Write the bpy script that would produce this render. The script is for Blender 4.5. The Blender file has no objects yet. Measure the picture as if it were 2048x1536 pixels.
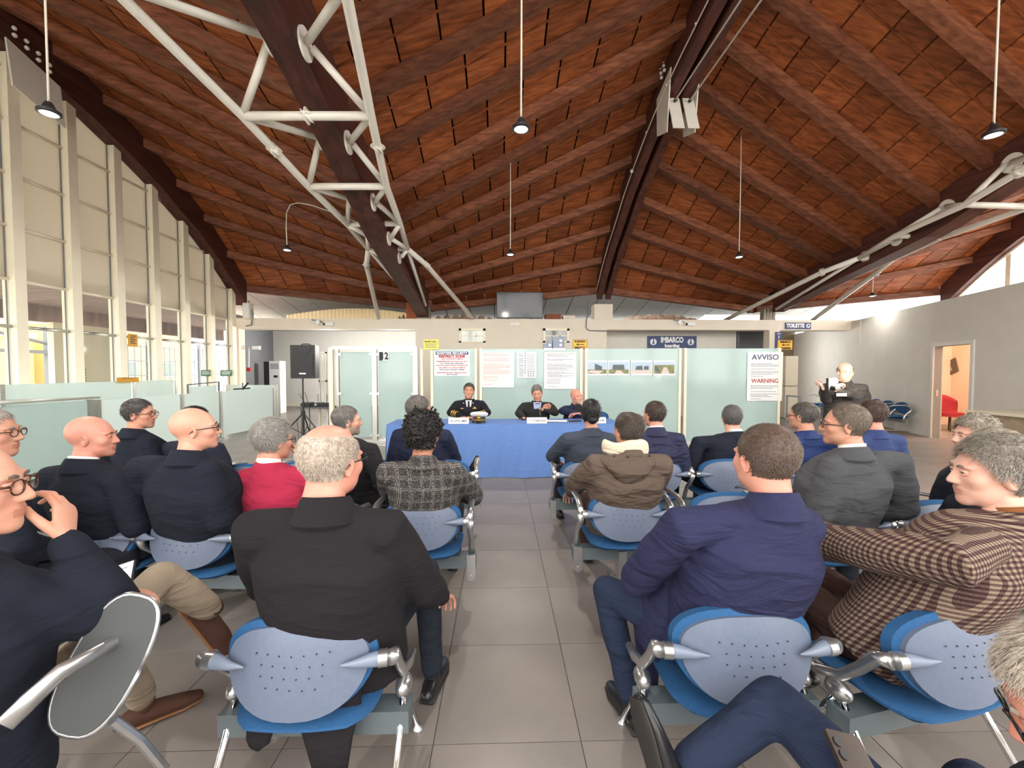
import bpy, math, random
import numpy as np
from mathutils import Vector, Matrix
random.seed(5); rng = np.random.default_rng(7)
PI = math.pi
scn = bpy.context.scene
COL = scn.collection
# ------------------------------------------------------------------ camera, sky, exposure
FPX = 828.0; CH = 1.55
YAW = math.atan(23/FPX); PIT = math.atan(28/FPX)
cam = bpy.data.cameras.new('camera'); camo = bpy.data.objects.new('camera', cam); COL.objects.link(camo)
cam.sensor_width = 36.0; cam.lens = 36.0*FPX/2048.0; cam.clip_start = 0.02; cam.clip_end = 300
camo.location = (0, 0, CH); camo.rotation_euler = (PI/2-PIT, 0, -YAW)
scn.camera = camo
w = bpy.data.worlds.new('sky'); scn.world = w; w.use_nodes = True
bg = w.node_tree.nodes['Background']; bg.inputs[0].default_value = (1.0, 0.98, 0.95, 1); bg.inputs[1].default_value = 2.6
scn.view_settings.view_transform = 'Standard'; scn.view_settings.look = 'None'
scn.view_settings.gamma = 1.0; scn.view_settings.use_curve_mapping = False
scn.view_settings.exposure = 1.22
scn.cycles.max_bounces = 7; scn.cycles.diffuse_bounces = 5; scn.cycles.transparent_max_bounces = 12

# ------------------------------------------------------------------ pixel helpers (photo measurements -> metres)
_cy, _sy, _cp, _sp = math.cos(YAW), math.sin(YAW), math.cos(PIT), math.sin(PIT)
FW = np.array([_sy*_cp, _cy*_cp, -_sp]); RT = np.array([_cy, -_sy, 0]); UP = np.array([_sy*_sp, _cy*_sp, _cp])
def at(px, py, y):
    r = FW+(px-1024)/FPX*RT+(768-py)/FPX*UP; t = y/r[1]
    return np.array([r[0]*t, y, CH+r[2]*t])
def on_x(px, py, x):
    r = FW+(px-1024)/FPX*RT+(768-py)/FPX*UP; t = x/r[0]
    return np.array([x, r[1]*t, CH+r[2]*t])

# ------------------------------------------------------------------ materials
MATS = {}
def nodes(name):
    m = bpy.data.materials.new(name); m.use_nodes = True
    nt = m.node_tree; return m, nt, nt.nodes['Principled BSDF']
def mat(name, col, rough=0.6, metal=0.0, noise=0.0, nscale=20.0, bump=0.0, bscale=60.0, spec=0.5, stretch=None, col2=None, emit=0, trans=0, coat=0):
    if name in MATS: return MATS[name]
    m, nt, b = nodes(name)
    b.inputs['Base Color'].default_value = (*col, 1); b.inputs['Roughness'].default_value = rough
    b.inputs['Metallic'].default_value = metal; b.inputs['Specular IOR Level'].default_value = spec
    if trans: b.inputs['Transmission Weight'].default_value = trans
    if coat: b.inputs['Coat Weight'].default_value = coat
    if emit:
        b.inputs['Emission Color'].default_value = (*col, 1); b.inputs['Emission Strength'].default_value = emit
    if noise or bump:
        tc = nt.nodes.new('ShaderNodeTexCoord'); mp = nt.nodes.new('ShaderNodeMapping')
        nt.links.new(tc.outputs['Object'], mp.inputs[0])
        if stretch: mp.inputs['Scale'].default_value = stretch
    if noise:
        n = nt.nodes.new('ShaderNodeTexNoise'); n.inputs['Scale'].default_value = nscale; n.inputs['Detail'].default_value = 5
        nt.links.new(mp.outputs[0], n.inputs['Vector'])
        r = nt.nodes.new('ShaderNodeValToRGB'); r.color_ramp.elements[0].position = 0.3; r.color_ramp.elements[1].position = 0.7
        c2 = col2 or tuple(min(1, c*(1+noise)) for c in col); c1 = tuple(c*(1-noise) for c in col) if not col2 else col
        r.color_ramp.elements[0].color = (*c1, 1); r.color_ramp.elements[1].color = (*c2, 1)
        nt.links.new(n.outputs['Fac'], r.inputs[0]); nt.links.new(r.outputs[0], b.inputs['Base Color'])
    if bump:
        n2 = nt.nodes.new('ShaderNodeTexNoise'); n2.inputs['Scale'].default_value = bscale; n2.inputs['Detail'].default_value = 4
        nt.links.new(mp.outputs[0], n2.inputs['Vector'])
        bm_ = nt.nodes.new('ShaderNodeBump'); bm_.inputs['Strength'].default_value = bump; bm_.inputs['Distance'].default_value = 0.02
        nt.links.new(n2.outputs['Fac'], bm_.inputs['Height']); nt.links.new(bm_.outputs[0], b.inputs['Normal'])
    MATS[name] = m; return m
def lin(r, g, b): return tuple(((c/255)/12.92 if c/255 <= .04045 else ((c/255+.055)/1.055)**2.4) for c in (r, g, b))
def clear_glass(name, tint=(1, 1, 1), refl=0.08, frost=0.0):
    if name in MATS: return MATS[name]
    m, nt, b = nodes(name)
    tr = nt.nodes.new('ShaderNodeBsdfTransparent'); tr.inputs[0].default_value = (*tint, 1)
    b.inputs['Base Color'].default_value = (*tint, 1); b.inputs['Roughness'].default_value = 0.05 if not frost else 0.12
    mx = nt.nodes.new('ShaderNodeMixShader'); mx.inputs[0].default_value = refl
    nt.links.new(tr.outputs[0], mx.inputs[1]); nt.links.new(b.outputs[0], mx.inputs[2])
    nt.links.new(mx.outputs[0], nt.nodes['Material Output'].inputs[0])
    MATS[name] = m; return m
def fabric(name, col, rough=0.9, n=0.18, sc=350, fold=0.35, sheen=0.0):
    """woven cloth: fine weave relief plus long soft creases"""
    if name in MATS: return MATS[name]
    m, nt, b = nodes(name); L = nt.links.new
    b.inputs['Roughness'].default_value = rough; b.inputs['Sheen Weight'].default_value = sheen; b.inputs['Specular IOR Level'].default_value = 0.25
    tc = nt.nodes.new('ShaderNodeTexCoord')
    a = nt.nodes.new('ShaderNodeTexNoise'); a.inputs['Scale'].default_value = sc; a.inputs['Detail'].default_value = 3; L(tc.outputs['Object'], a.inputs['Vector'])
    r = nt.nodes.new('ShaderNodeValToRGB'); r.color_ramp.elements[0].position = .3; r.color_ramp.elements[1].position = .7
    r.color_ramp.elements[0].color = (*[c*(1-n) for c in col], 1); r.color_ramp.elements[1].color = (*[min(1, c*(1+n)) for c in col], 1)
    L(a.outputs['Fac'], r.inputs[0]); L(r.outputs[0], b.inputs['Base Color'])
    mp = nt.nodes.new('ShaderNodeMapping'); mp.inputs['Scale'].default_value = (4, 4, 13); L(tc.outputs['Object'], mp.inputs[0])
    c = nt.nodes.new('ShaderNodeTexNoise'); c.inputs['Scale'].default_value = 1.1; c.inputs['Detail'].default_value = 3; c.inputs['Distortion'].default_value = 1.2; L(mp.outputs[0], c.inputs['Vector'])
    b1 = nt.nodes.new('ShaderNodeBump'); b1.inputs['Strength'].default_value = fold; b1.inputs['Distance'].default_value = 0.05; L(c.outputs['Fac'], b1.inputs['Height'])
    b2 = nt.nodes.new('ShaderNodeBump'); b2.inputs['Strength'].default_value = .25; b2.inputs['Distance'].default_value = 0.004; L(a.outputs['Fac'], b2.inputs['Height']); L(b1.outputs[0], b2.inputs['Normal'])
    L(b2.outputs[0], b.inputs['Normal'])
    MATS[name] = m; return m
def check_cloth(name, dark, light, warp, scale, mode):
    if name in MATS: return MATS[name]
    m, nt, b = nodes(name); L = nt.links.new; N = nt.nodes.new
    b.inputs['Roughness'].default_value = .95; b.inputs['Specular IOR Level'].default_value = 0.2
    tc = N('ShaderNodeTexCoord'); sx = N('ShaderNodeSeparateXYZ'); L(tc.outputs['Object'], sx.inputs[0])
    def mth(op, a_, b_=None):
        x = N('ShaderNodeMath'); x.operation = op
        for i, v in enumerate((a_, b_)):
            if v is None: continue
            if isinstance(v, (int, float)): x.inputs[i].default_value = v
            else: L(v, x.inputs[i])
        return x.outputs[0]
    ns = N('ShaderNodeTexNoise'); ns.inputs['Scale'].default_value = 260; ns.inputs['Detail'].default_value = 2; L(tc.outputs['Object'], ns.inputs['Vector'])
    hx = mth('ADD', sx.outputs[0], mth('MULTIPLY', sx.outputs[1], .7))
    sa = mth('GREATER_THAN', mth('SINE', mth('MULTIPLY', hx, scale)), 0.0)
    sb = mth('GREATER_THAN', mth('SINE', mth('MULTIPLY', sx.outputs[2], scale)), 0.0)
    if mode == 'hound':
        f = mth('MULTIPLY', mth('ADD', sa, sb), .5)
        f = mth('ADD', mth('MULTIPLY', f, .8), mth('MULTIPLY', ns.outputs['Fac'], .3))
    else:
        sl = mth('GREATER_THAN', mth('SINE', mth('MULTIPLY', hx, scale*.15)), .45)
        sm = mth('GREATER_THAN', mth('SINE', mth('MULTIPLY', sx.outputs[2], scale*.15)), .45)
        band = mth('MAXIMUM', mth('MULTIPLY', sl, sa), mth('MULTIPLY', sm, sb))
        f = mth('ADD', mth('MULTIPLY', band, .26), mth('MULTIPLY', mth('SUBTRACT', ns.outputs['Fac'], .36), 2.4))
    r = N('ShaderNodeValToRGB'); r.color_ramp.elements[0].position = .05; r.color_ramp.elements[1].position = .95
    r.color_ramp.elements[0].color = (*dark, 1); r.color_ramp.elements[1].color = (*light, 1)
    e = r.color_ramp.elements.new(.5); e.color = (*warp, 1)
    L(f, r.inputs[0]); L(r.outputs[0], b.inputs['Base Color'])
    b2 = N('ShaderNodeBump'); b2.inputs['Strength'].default_value = .5; b2.inputs['Distance'].default_value = .005; L(ns.outputs['Fac'], b2.inputs['Height']); L(b2.outputs[0], b.inputs['Normal'])
    MATS[name] = m; return m
def skin(name, col, red=0.14):
    if name in MATS: return MATS[name]
    m, nt, b = nodes(name); L = nt.links.new; N = nt.nodes.new
    tc = N('ShaderNodeTexCoord'); a = N('ShaderNodeTexNoise'); a.inputs['Scale'].default_value = 14; a.inputs['Detail'].default_value = 4; L(tc.outputs['Object'], a.inputs['Vector'])
    r = N('ShaderNodeValToRGB'); r.color_ramp.elements[0].position = .35; r.color_ramp.elements[1].position = .7
    r.color_ramp.elements[0].color = (*col, 1); r.color_ramp.elements[1].color = (min(1, col[0]*1.04), col[1]*(1-red), col[2]*(1-red), 1)
    L(a.outputs['Fac'], r.inputs[0]); L(r.outputs[0], b.inputs['Base Color'])
    b.inputs['Roughness'].default_value = .48; b.inputs['Specular IOR Level'].default_value = .4
    b.inputs['Subsurface Weight'].default_value = .12; b.inputs['Subsurface Radius'].default_value = (.01, .004, .002); b.inputs['Subsurface Scale'].default_value = .5
    f = N('ShaderNodeTexNoise'); f.inputs['Scale'].default_value = 300; L(tc.outputs['Object'], f.inputs['Vector'])
    bp = N('ShaderNodeBump'); bp.inputs['Strength'].default_value = .12; bp.inputs['Distance'].default_value = .002; L(f.outputs['Fac'], bp.inputs['Height']); L(bp.outputs[0], b.inputs['Normal'])
    MATS[name] = m; return m
def wood(name, c1, c2, axis=(1.2, 18, 18), rough=.55):
    if name in MATS: return MATS[name]
    m, nt, b = nodes(name); L = nt.links.new; N = nt.nodes.new
    tc = N('ShaderNodeTexCoord'); mp = N('ShaderNodeMapping'); mp.inputs['Scale'].default_value = axis; L(tc.outputs['Object'], mp.inputs[0])
    oi = N('ShaderNodeObjectInfo'); vm = N('ShaderNodeVectorMath'); vm.operation = 'ADD'
    mr = N('ShaderNodeMath'); mr.operation = 'MULTIPLY'; mr.inputs[1].default_value = 37.0; L(oi.outputs['Random'], mr.inputs[0])
    L(mp.outputs[0], vm.inputs[0]); L(mr.outputs[0], vm.inputs[1])
    a = N('ShaderNodeTexNoise'); a.inputs['Scale'].default_value = 1.0; a.inputs['Detail'].default_value = 7; a.inputs['Distortion'].default_value = .5; L(vm.outputs[0], a.inputs['Vector'])
    r = N('ShaderNodeValToRGB'); r.color_ramp.elements[0].position = .3; r.color_ramp.elements[1].position = .72
    r.color_ramp.elements[0].color = (*c1, 1); r.color_ramp.elements[1].color = (*c2, 1); L(a.outputs['Fac'], r.inputs[0])
    hs = N('ShaderNodeHueSaturation'); L(r.outputs[0], hs.inputs['Color'])
    mv = N('ShaderNodeMapRange'); mv.inputs[3].default_value = .72; mv.inputs[4].default_value = 1.25; L(oi.outputs['Random'], mv.inputs[0]); L(mv.outputs[0], hs.inputs['Value'])
    L(hs.outputs[0], b.inputs['Base Color']); b.inputs['Roughness'].default_value = rough; b.inputs['Specular IOR Level'].default_value = .3
    bp = N('ShaderNodeBump'); bp.inputs['Strength'].default_value = .25; bp.inputs['Distance'].default_value = .01; L(a.outputs['Fac'], bp.inputs['Height']); L(bp.outputs[0], b.inputs['Normal'])
    MATS[name] = m; return m

M_wall = mat('wall paint warm white', lin(224, 214, 198), .75, noise=.03, nscale=3, bump=.05)
M_wallr = mat('wall paint grey white', lin(210, 207, 199), .75, noise=.03, nscale=3, bump=.05)
M_grey = mat('grey paint', lin(112, 114, 118), .8, noise=.05, nscale=2)
M_cream = mat('cream enamelled metal', lin(236, 228, 206), .45, noise=.03, nscale=4)
M_creampan = mat('cream infill sheet', lin(206, 198, 176), .6)
_nt = M_creampan.node_tree; _tl = _nt.nodes.new('ShaderNodeBsdfTranslucent'); _tl.inputs[0].default_value = (.66, .62, .54, 1); _mx = _nt.nodes.new('ShaderNodeMixShader'); _mx.inputs[0].default_value = .36
_nt.links.new(_nt.nodes['Principled BSDF'].outputs[0], _mx.inputs[1]); _nt.links.new(_tl.outputs[0], _mx.inputs[2]); _nt.links.new(_mx.outputs[0], _nt.nodes['Material Output'].inputs[0])
M_whitesteel = mat('white painted steel', lin(226, 222, 212), .35, noise=.03, nscale=8)
M_panel = wood('stained ceiling board', lin(104, 54, 28), lin(168, 96, 54), (1.6, 16, 9))
M_rafter = wood('stained rafter', lin(92, 50, 34), lin(142, 90, 64), (.8, 16, 16))
M_glulam = wood('dark glulam', lin(58, 32, 28), lin(92, 54, 44), (10, .8, 14))
M_dark = mat('dark gap', (0.015, 0.01, 0.008), .9)
M_alu = mat('brushed aluminium', (.62, .62, .6), .3, 1.0, noise=.05, nscale=30)
M_chrome = mat('chrome', (.8, .8, .8), .1, 1.0)
M_silver = mat('satin silver casting', (.58, .58, .58), .28, .9, noise=.08, nscale=20)
M_shell = mat('blue grey plastic shell', lin(100, 110, 130), .42, noise=.05, nscale=60, bump=.06, bscale=400)
M_shell2 = mat('grey plastic horn', lin(118, 128, 146), .35)
M_seatblue = mat('blue upholstery', lin(34, 84, 130), .85, noise=.15, nscale=200, bump=.2, bscale=500)
M_beam = mat('grey blue steel beam', lin(104, 114, 118), .4, .3)
M_black = mat('black plastic', (.018, .018, .02), .45)
M_blackg = mat('black grille', (.03, .03, .032), .7, bump=.4, bscale=400)
M_lens = mat('lamp diffuser', (1.0, .97, .9), .4, emit=3.2)
M_frost = mat('frosted glass back painted', lin(168, 190, 186), .1, spec=.45, noise=.03, nscale=2)
M_frost2 = clear_glass('frosted aqua glass', (.86, .94, .92), .8, .12)
MATS['frosted aqua glass'].node_tree.nodes['Principled BSDF'].inputs['Base Color'].default_value = (*lin(226, 242, 238), 1)
M_glass = clear_glass('clear glass', (.97, .99, .98), .05)
M_white = mat('white card', lin(232, 232, 232), .6)
M_ink = mat('black ink', (.02, .02, .025), .6)
M_inkgrey = mat('grey ink', lin(120, 122, 130), .6)
M_inkred = mat('red ink', lin(176, 52, 60), .6)
M_inkpink = mat('pale red ink', lin(206, 150, 146), .6)
M_navyink = mat('navy sign', lin(52, 66, 112), .5)
M_yellow = mat('yellow sign', lin(240, 176, 40), .5)
M_paleyellow = mat('pale yellow sign', lin(232, 216, 96), .5)
M_cable = mat('white cable', lin(214, 206, 192), .6)

# ------------------------------------------------------------------ mesh helpers
class MB:
    def __init__(s): s.v = []; s.f = []; s.m = []; s.n = 0
    def add(s, verts, faces, mi=0):
        verts = np.asarray(verts, float)
        s.v.append(verts); s.f += [tuple(i+s.n for i in f) for f in faces]; s.m += [mi]*len(faces); s.n += len(verts); return s
    def box(s, lo, hi, mi=0, M=None):
        (x0, y0, z0), (x1, y1, z1) = lo, hi
        v = np.array([(x0, y0, z0), (x1, y0, z0), (x1, y1, z0), (x0, y1, z0), (x0, y0, z1), (x1, y0, z1), (x1, y1, z1), (x0, y1, z1)], float)
        if M is not None: v = v@np.array(M[0]).T+np.array(M[1])
        return s.add(v, [(0, 3, 2, 1), (4, 5, 6, 7), (0, 1, 5, 4), (1, 2, 6, 5), (2, 3, 7, 6), (3, 0, 4, 7)], mi)
    def hexa(s, v, mi=0):
        return s.add(v, [(0, 3, 2, 1), (4, 5, 6, 7), (0, 1, 5, 4), (1, 2, 6, 5), (2, 3, 7, 6), (3, 0, 4, 7)], mi)
    def tube(s, pts, rad, n=10, side=None, mi=0, caps=True, sq=2.0, dome=False):
        """sweep; rad scalars or (a,b) pairs; a along 'side' direction; sq superellipse power"""
        pts = np.asarray(pts, float); k = len(pts)
        if np.isscalar(rad): rad = [rad]*k
        rad = [(r, r) if np.isscalar(r) else tuple(r) for r in rad]
        if dome:
            d0 = pts[0]-pts[1]; d0 /= np.linalg.norm(d0)+1e-9; d1 = pts[-1]-pts[-2]; d1 /= np.linalg.norm(d1)+1e-9
            r0, r1 = min(rad[0]), min(rad[-1])
            pre = [pts[0]+d0*r0*.95, pts[0]+d0*r0*.7]; post = [pts[-1]+d1*r1*.7, pts[-1]+d1*r1*.95]
            pts = np.vstack([pre, pts, post]); rad = [(rad[0][0]*.3, rad[0][1]*.3), (rad[0][0]*.72, rad[0][1]*.72)]+rad+[(rad[-1][0]*.72, rad[-1][1]*.72), (rad[-1][0]*.3, rad[-1][1]*.3)]; k += 4
        T = np.gradient(pts, axis=0); T /= np.linalg.norm(T, axis=1)[:, None]+1e-12
        a = np.asarray(side if side is not None else (0, 0, 1.0), float)
        if side is None and abs(T[0]@a) > .9: a = np.array([1.0, 0, 0])
        ang = np.arange(n)*2*PI/n
        ca, sa = np.cos(ang), np.sin(ang)
        if sq != 2.0:
            ca = np.sign(ca)*np.abs(ca)**(2/sq); sa = np.sign(sa)*np.abs(sa)**(2/sq)
        V = []
        for i in range(k):
            u = a-T[i]*(a@T[i]); nu = np.linalg.norm(u)
            u = u/nu if nu > 1e-6 else np.array([1.0, 0, 0])
            if side is None: a = u
            w_ = np.cross(T[i], u)
            V.append(pts[i]+np.outer(ca*rad[i][0], u)+np.outer(sa*rad[i][1], w_))
        F = []
        for i in range(k-1):
            for j in range(n):
                j2 = (j+1) % n; F.append((i*n+j, i*n+j2, (i+1)*n+j2, (i+1)*n+j))
        if caps: F.append(tuple(range(n-1, -1, -1))); F.append(tuple(range((k-1)*n, k*n)))
        return s.add(np.vstack(V), F, mi)
    def ball(s, c, r, nu=14, nv=10, mi=0, M=None):
        r = (r, r, r) if np.isscalar(r) else r
        V = [(0, 0, 1)]
        for i in range(1, nv):
            th = PI*i/nv
            for j in range(nu): V.append((math.sin(th)*math.cos(2*PI*j/nu), math.sin(th)*math.sin(2*PI*j/nu), math.cos(th)))
        V.append((0, 0, -1)); V = np.array(V)*np.array(r)
        if M is not None: V = V@np.array(M).T
        F = [(0, 1+j, 1+(j+1) % nu) for j in range(nu)]
        for i in range(nv-2):
            for j in range(nu): a_ = 1+i*nu; F.append((a_+j, a_+nu+j, a_+nu+(j+1) % nu, a_+(j+1) % nu))
        e = 1+(nv-1)*nu; F += [(e, e-nu+(j+1) % nu, e-nu+j) for j in range(nu)]
        return s.add(V+np.array(c), F, mi)
    def lathe(s, prof, c, n=20, axis='z', mi=0, M=None):
        V = []
        for r, h in prof:
            for j in range(n):
                t = 2*PI*j/n; V.append((r*math.cos(t), r*math.sin(t), h))
        V = np.array(V)
        if axis == 'y': V = V[:, [0, 2, 1]]
        if axis == 'x': V = V[:, [2, 1, 0]]
        if M is not None: V = V@np.array(M).T
        k = len(prof); F = []
        for i in range(k-1):
            for j in range(n): F.append((i*n+j, i*n+(j+1) % n, (i+1)*n+(j+1) % n, (i+1)*n+j))
        F.append(tuple(range(n-1, -1, -1))); F.append(tuple(range((k-1)*n, k*n)))
        return s.add(V+np.array(c), F, mi)
    def prism(s, poly, o, u, v, t, mi=0):
        """polygon (a,b) in plane o+a*u+b*v, thickness vector t"""
        o, u, v, t = map(lambda q: np.asarray(q, float), (o, u, v, t)); n = len(poly)
        A = np.array([o+a*u+b*v for a, b in poly]); V = np.vstack([A, A+t])
        F = [tuple(range(n-1, -1, -1)), tuple(range(n, 2*n))]+[(i, (i+1) % n, n+(i+1) % n, n+i) for i in range(n)]
        return s.add(V, F, mi)
    def arr(s): return np.vstack(s.v)
def R3(rx=0, ry=0, rz=0):
    return np.array(Matrix.Rotation(rz, 3, 'Z')@Matrix.Rotation(ry, 3, 'Y')@Matrix.Rotation(rx, 3, 'X'))
def mesh_from(name, V, F, mats, mi=None, smooth=False):
    me = bpy.data.meshes.new(name); me.from_pydata([tuple(p) for p in V], [], F)
    for m in (mats if isinstance(mats, (list, tuple)) else [mats]): me.materials.append(m)
    if mi is not None and len(me.polygons) == len(mi): me.polygons.foreach_set('material_index', mi)
    if smooth: me.polygons.foreach_set('use_smooth', [True]*len(me.polygons))
    me.update(); return me
def obj(name, mb, mats, parent=None, smooth=False, local=False, stuff=False, auto=None):
    V = mb.arr()
    if parent is not None and not local:                       # world coordinates given: bring into the parent's frame
        r = WM[parent.name]; V = (V-r[1])@r[0]
    me = mesh_from(name, V, mb.f, mats, mb.m, smooth)
    if auto:
        try: me.set_sharp_from_angle(angle=math.radians(auto))
        except Exception: pass
    o = bpy.data.objects.new(name, me); COL.objects.link(o)
    if parent is not None:
        o.parent = parent; WM[o.name] = WM[parent.name]
    else: WM[o.name] = (np.eye(3), np.zeros(3))
    if stuff: o['kind'] = 'stuff'
    return o
WM = {}
def thing(name, label, cat, loc=(0, 0, 0), rz=0.0, group=None):
    o = bpy.data.objects.new(name, None); COL.objects.link(o); o.location = loc; o.rotation_euler = (0, 0, rz); o.empty_display_size = .1
    o['label'] = label; o['category'] = cat
    if group: o['group'] = group
    WM[o.name] = (R3(0, 0, rz), np.array(loc, float)); return o
def tag(o, label, cat, group=None):
    o['label'] = label; o['category'] = cat
    if group: o['group'] = group
    return o
def struct(name, mb, mats, parent=None, **k):
    o = obj(name, mb, mats, parent, **k)
    if parent is None: o['kind'] = 'structure'
    return o
def plab(o, l): o['label'] = l; return o
def text_mesh(s, size, bold=0.0, width=None, sx=1.0):
    c = bpy.data.curves.new('t', 'FONT'); c.body = s; c.size = size; c.align_x = 'CENTER'; c.align_y = 'CENTER'; c.offset = bold; c.resolution_u = 3
    o = bpy.data.objects.new('t', c); COL.objects.link(o)
    bpy.context.view_layer.update(); dg = bpy.context.evaluated_depsgraph_get()
    me = o.evaluated_get(dg).to_mesh(); V = np.array([v.co[:] for v in me.vertices]).reshape(-1, 3); F = [tuple(p.vertices) for p in me.polygons]
    o.evaluated_get(dg).to_mesh_clear(); bpy.data.objects.remove(o); bpy.data.curves.remove(c)
    if len(V):
        V[:, 0] *= sx
        if width: V[:, 0] *= width/max(1e-6, V[:, 0].max()-V[:, 0].min())
    return V, F
def lettering(parent, o, u, v, items, mats_default=None, off=None, name='lettering'):
    """items: (text, a, b, size, mat, width or None, bold)"""
    nrm = np.cross(u, v); out = {}
    for t, a, b, size, m, wd, bold in items:
        V, F = text_mesh(t, size, bold, wd)
        if not len(V): continue
        W = np.asarray(o)+np.outer(V[:, 0]+a, u)+np.outer(V[:, 1]+b, v)+np.asarray(nrm)*.002
        out.setdefault(m.name, MB()).add(W, F)
    for k, mb in out.items(): obj(name, mb, MATS[k], parent)
def lines(parent, o, u, v, rects, m, name='text_line'):
    mb = MB(); nrm = np.cross(u, v)
    for a0, b0, a1, b1 in rects: mb.prism([(a0, b0), (a1, b0), (a1, b1), (a0, b1)], np.asarray(o)+np.asarray(nrm)*.001, u, v, np.asarray(nrm)*.001)
    p = obj(name, mb, m, parent, stuff=True); return p
Ux, Uz = np.array([1.0, 0, 0]), np.array([0, 0, 1.0])
def interp(tab, y):
    ys = [a for a, _ in tab]; zs = [b for _, b in tab]
    return float(np.interp(y, ys, zs))

# ================================================================== FLOOR
T = .615; X0 = -.28; Y0 = 1.67
M_tile = mat('grey stone tile', lin(128, 120, 114), .38, noise=.13, nscale=2.2, bump=.03, bscale=60)
M_grout = mat('dark grout', lin(86, 80, 76), .8)
fl = MB().box((-10, -4, -.1), (16, 19, -.004)); floor = struct('floor', fl, M_grout)
cells = []
for i in range(-16, 26):
    for j in range(-9, 28):
        xa, ya = X0+i*T, Y0+j*T
        if xa < -9.9 or xa+T > 15.9 or ya+T > 18.9: continue
        yc = ya+T/2; vis = yc > .7 and abs((xa+T/2)/max(yc, .1)) < 1.5
        cells.append(((-yc if vis else -999), xa, ya))
cells.sort(reverse=True); g = .0022
tm = mesh_from('tile', *(lambda b: (b.arr(), b.f))(MB().box((g, g, -.01), (T-g, T-g, 0))), M_tile)
rest = MB()
for k, (s_, xa, ya) in enumerate(cells):
    if k < 290 and s_ > -900:
        o = bpy.data.objects.new('tile', tm); COL.objects.link(o); o.location = (xa, ya, 0); o.parent = floor
    else: rest.box((xa+g, ya+g, -.01), (xa+T-g, ya+T-g, 0))
obj('tile', rest, M_tile, floor, stuff=True)

# ================================================================== ROOF
ZR = [(-4, 6.2), (-1, 6.65), (1, 6.8), (3, 6.85), (5, 6.75), (6, 6.65), (6.8, 6.55), (7.6, 6.42), (8.4, 6.2), (9.2, 5.9), (9.9, 5.6), (10.7, 5.15), (11.3, 4.85), (12, 4.4), (12.6, 3.95), (12.9, 3.7), (13.3, 3.38), (14, 3.1)]
ZV = [(-4, 5.3), (0, 5.65), (3, 5.6), (4.5, 5.4), (5.2, 5.25), (6.15, 4.95), (6.95, 4.7), (8.1, 4.28), (9.5, 4.02), (11.16, 3.74), (12.9, 3.4), (14.3, 3.05), (15, 2.95)]
XA, XB, XC, XD, XE = -8.0, -2.4, 3.2, 8.8, 14.4
def yr(j): return 13.2-.91*j
def yv(j): return 14.25-.875*j
DZ = .52
def arch(name, x, tab, y0, y1, width, depth, label, split=False, extra=0.0, zoff=0.0):
    t = thing(name, label, 'beam', (x, y1, 0))
    ys = np.linspace(y0, y1, 44)
    def lam(xa, xb, nm):
        mb = MB(); V = []
        for y in ys:
            z = interp(tab, y)+zoff+extra*max(0, min(1, (13.2-y)/2)); V += [(xa, y, z), (xb, y, z), (xb, y, z+depth), (xa, y, z+depth)]
        F = [(3, 2, 1, 0), tuple(len(V)-4+k for k in range(4))]
        for i in range(len(ys)-1):
            for a, b in ((0, 1), (1, 2), (2, 3), (3, 0)): F.append((i*4+a, i*4+b, i*4+4+b, i*4+4+a))
        mb.add(V, F); return obj(nm, mb, M_glulam, t)
    if split:
        lam(x-width/2, x-.05, 'timber'); lam(x+.05, x+width/2, 'timber')
    else: lam(x-width/2, x+width/2, 'timber')
    return t
arch('roof_beam', XA, ZR, -3.8, 13.1, .34, .85, 'dark curved timber roof beam running along the top of the left glazed wall', extra=.2)
arch('roof_beam', XB, ZV, -3.8, 12.95, .36, .82, 'dark sloping timber roof beam that the left white steel truss hangs under', zoff=-.2)
bC = arch('roof_beam', XC, ZR, -3.8, 12.85, .44, .7, 'central curved twin timber roof beam with a slot, resting on the white wall pier', split=True)
arch('roof_beam', XD, ZV, -3.8, 12.95, .36, .82, 'dark sloping timber roof beam above the right white steel truss')
arch('roof_beam', XE, ZR, -3.8, 13.1, .34, .85, 'dark curved timber roof beam above the far right high window', extra=.2)
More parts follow.
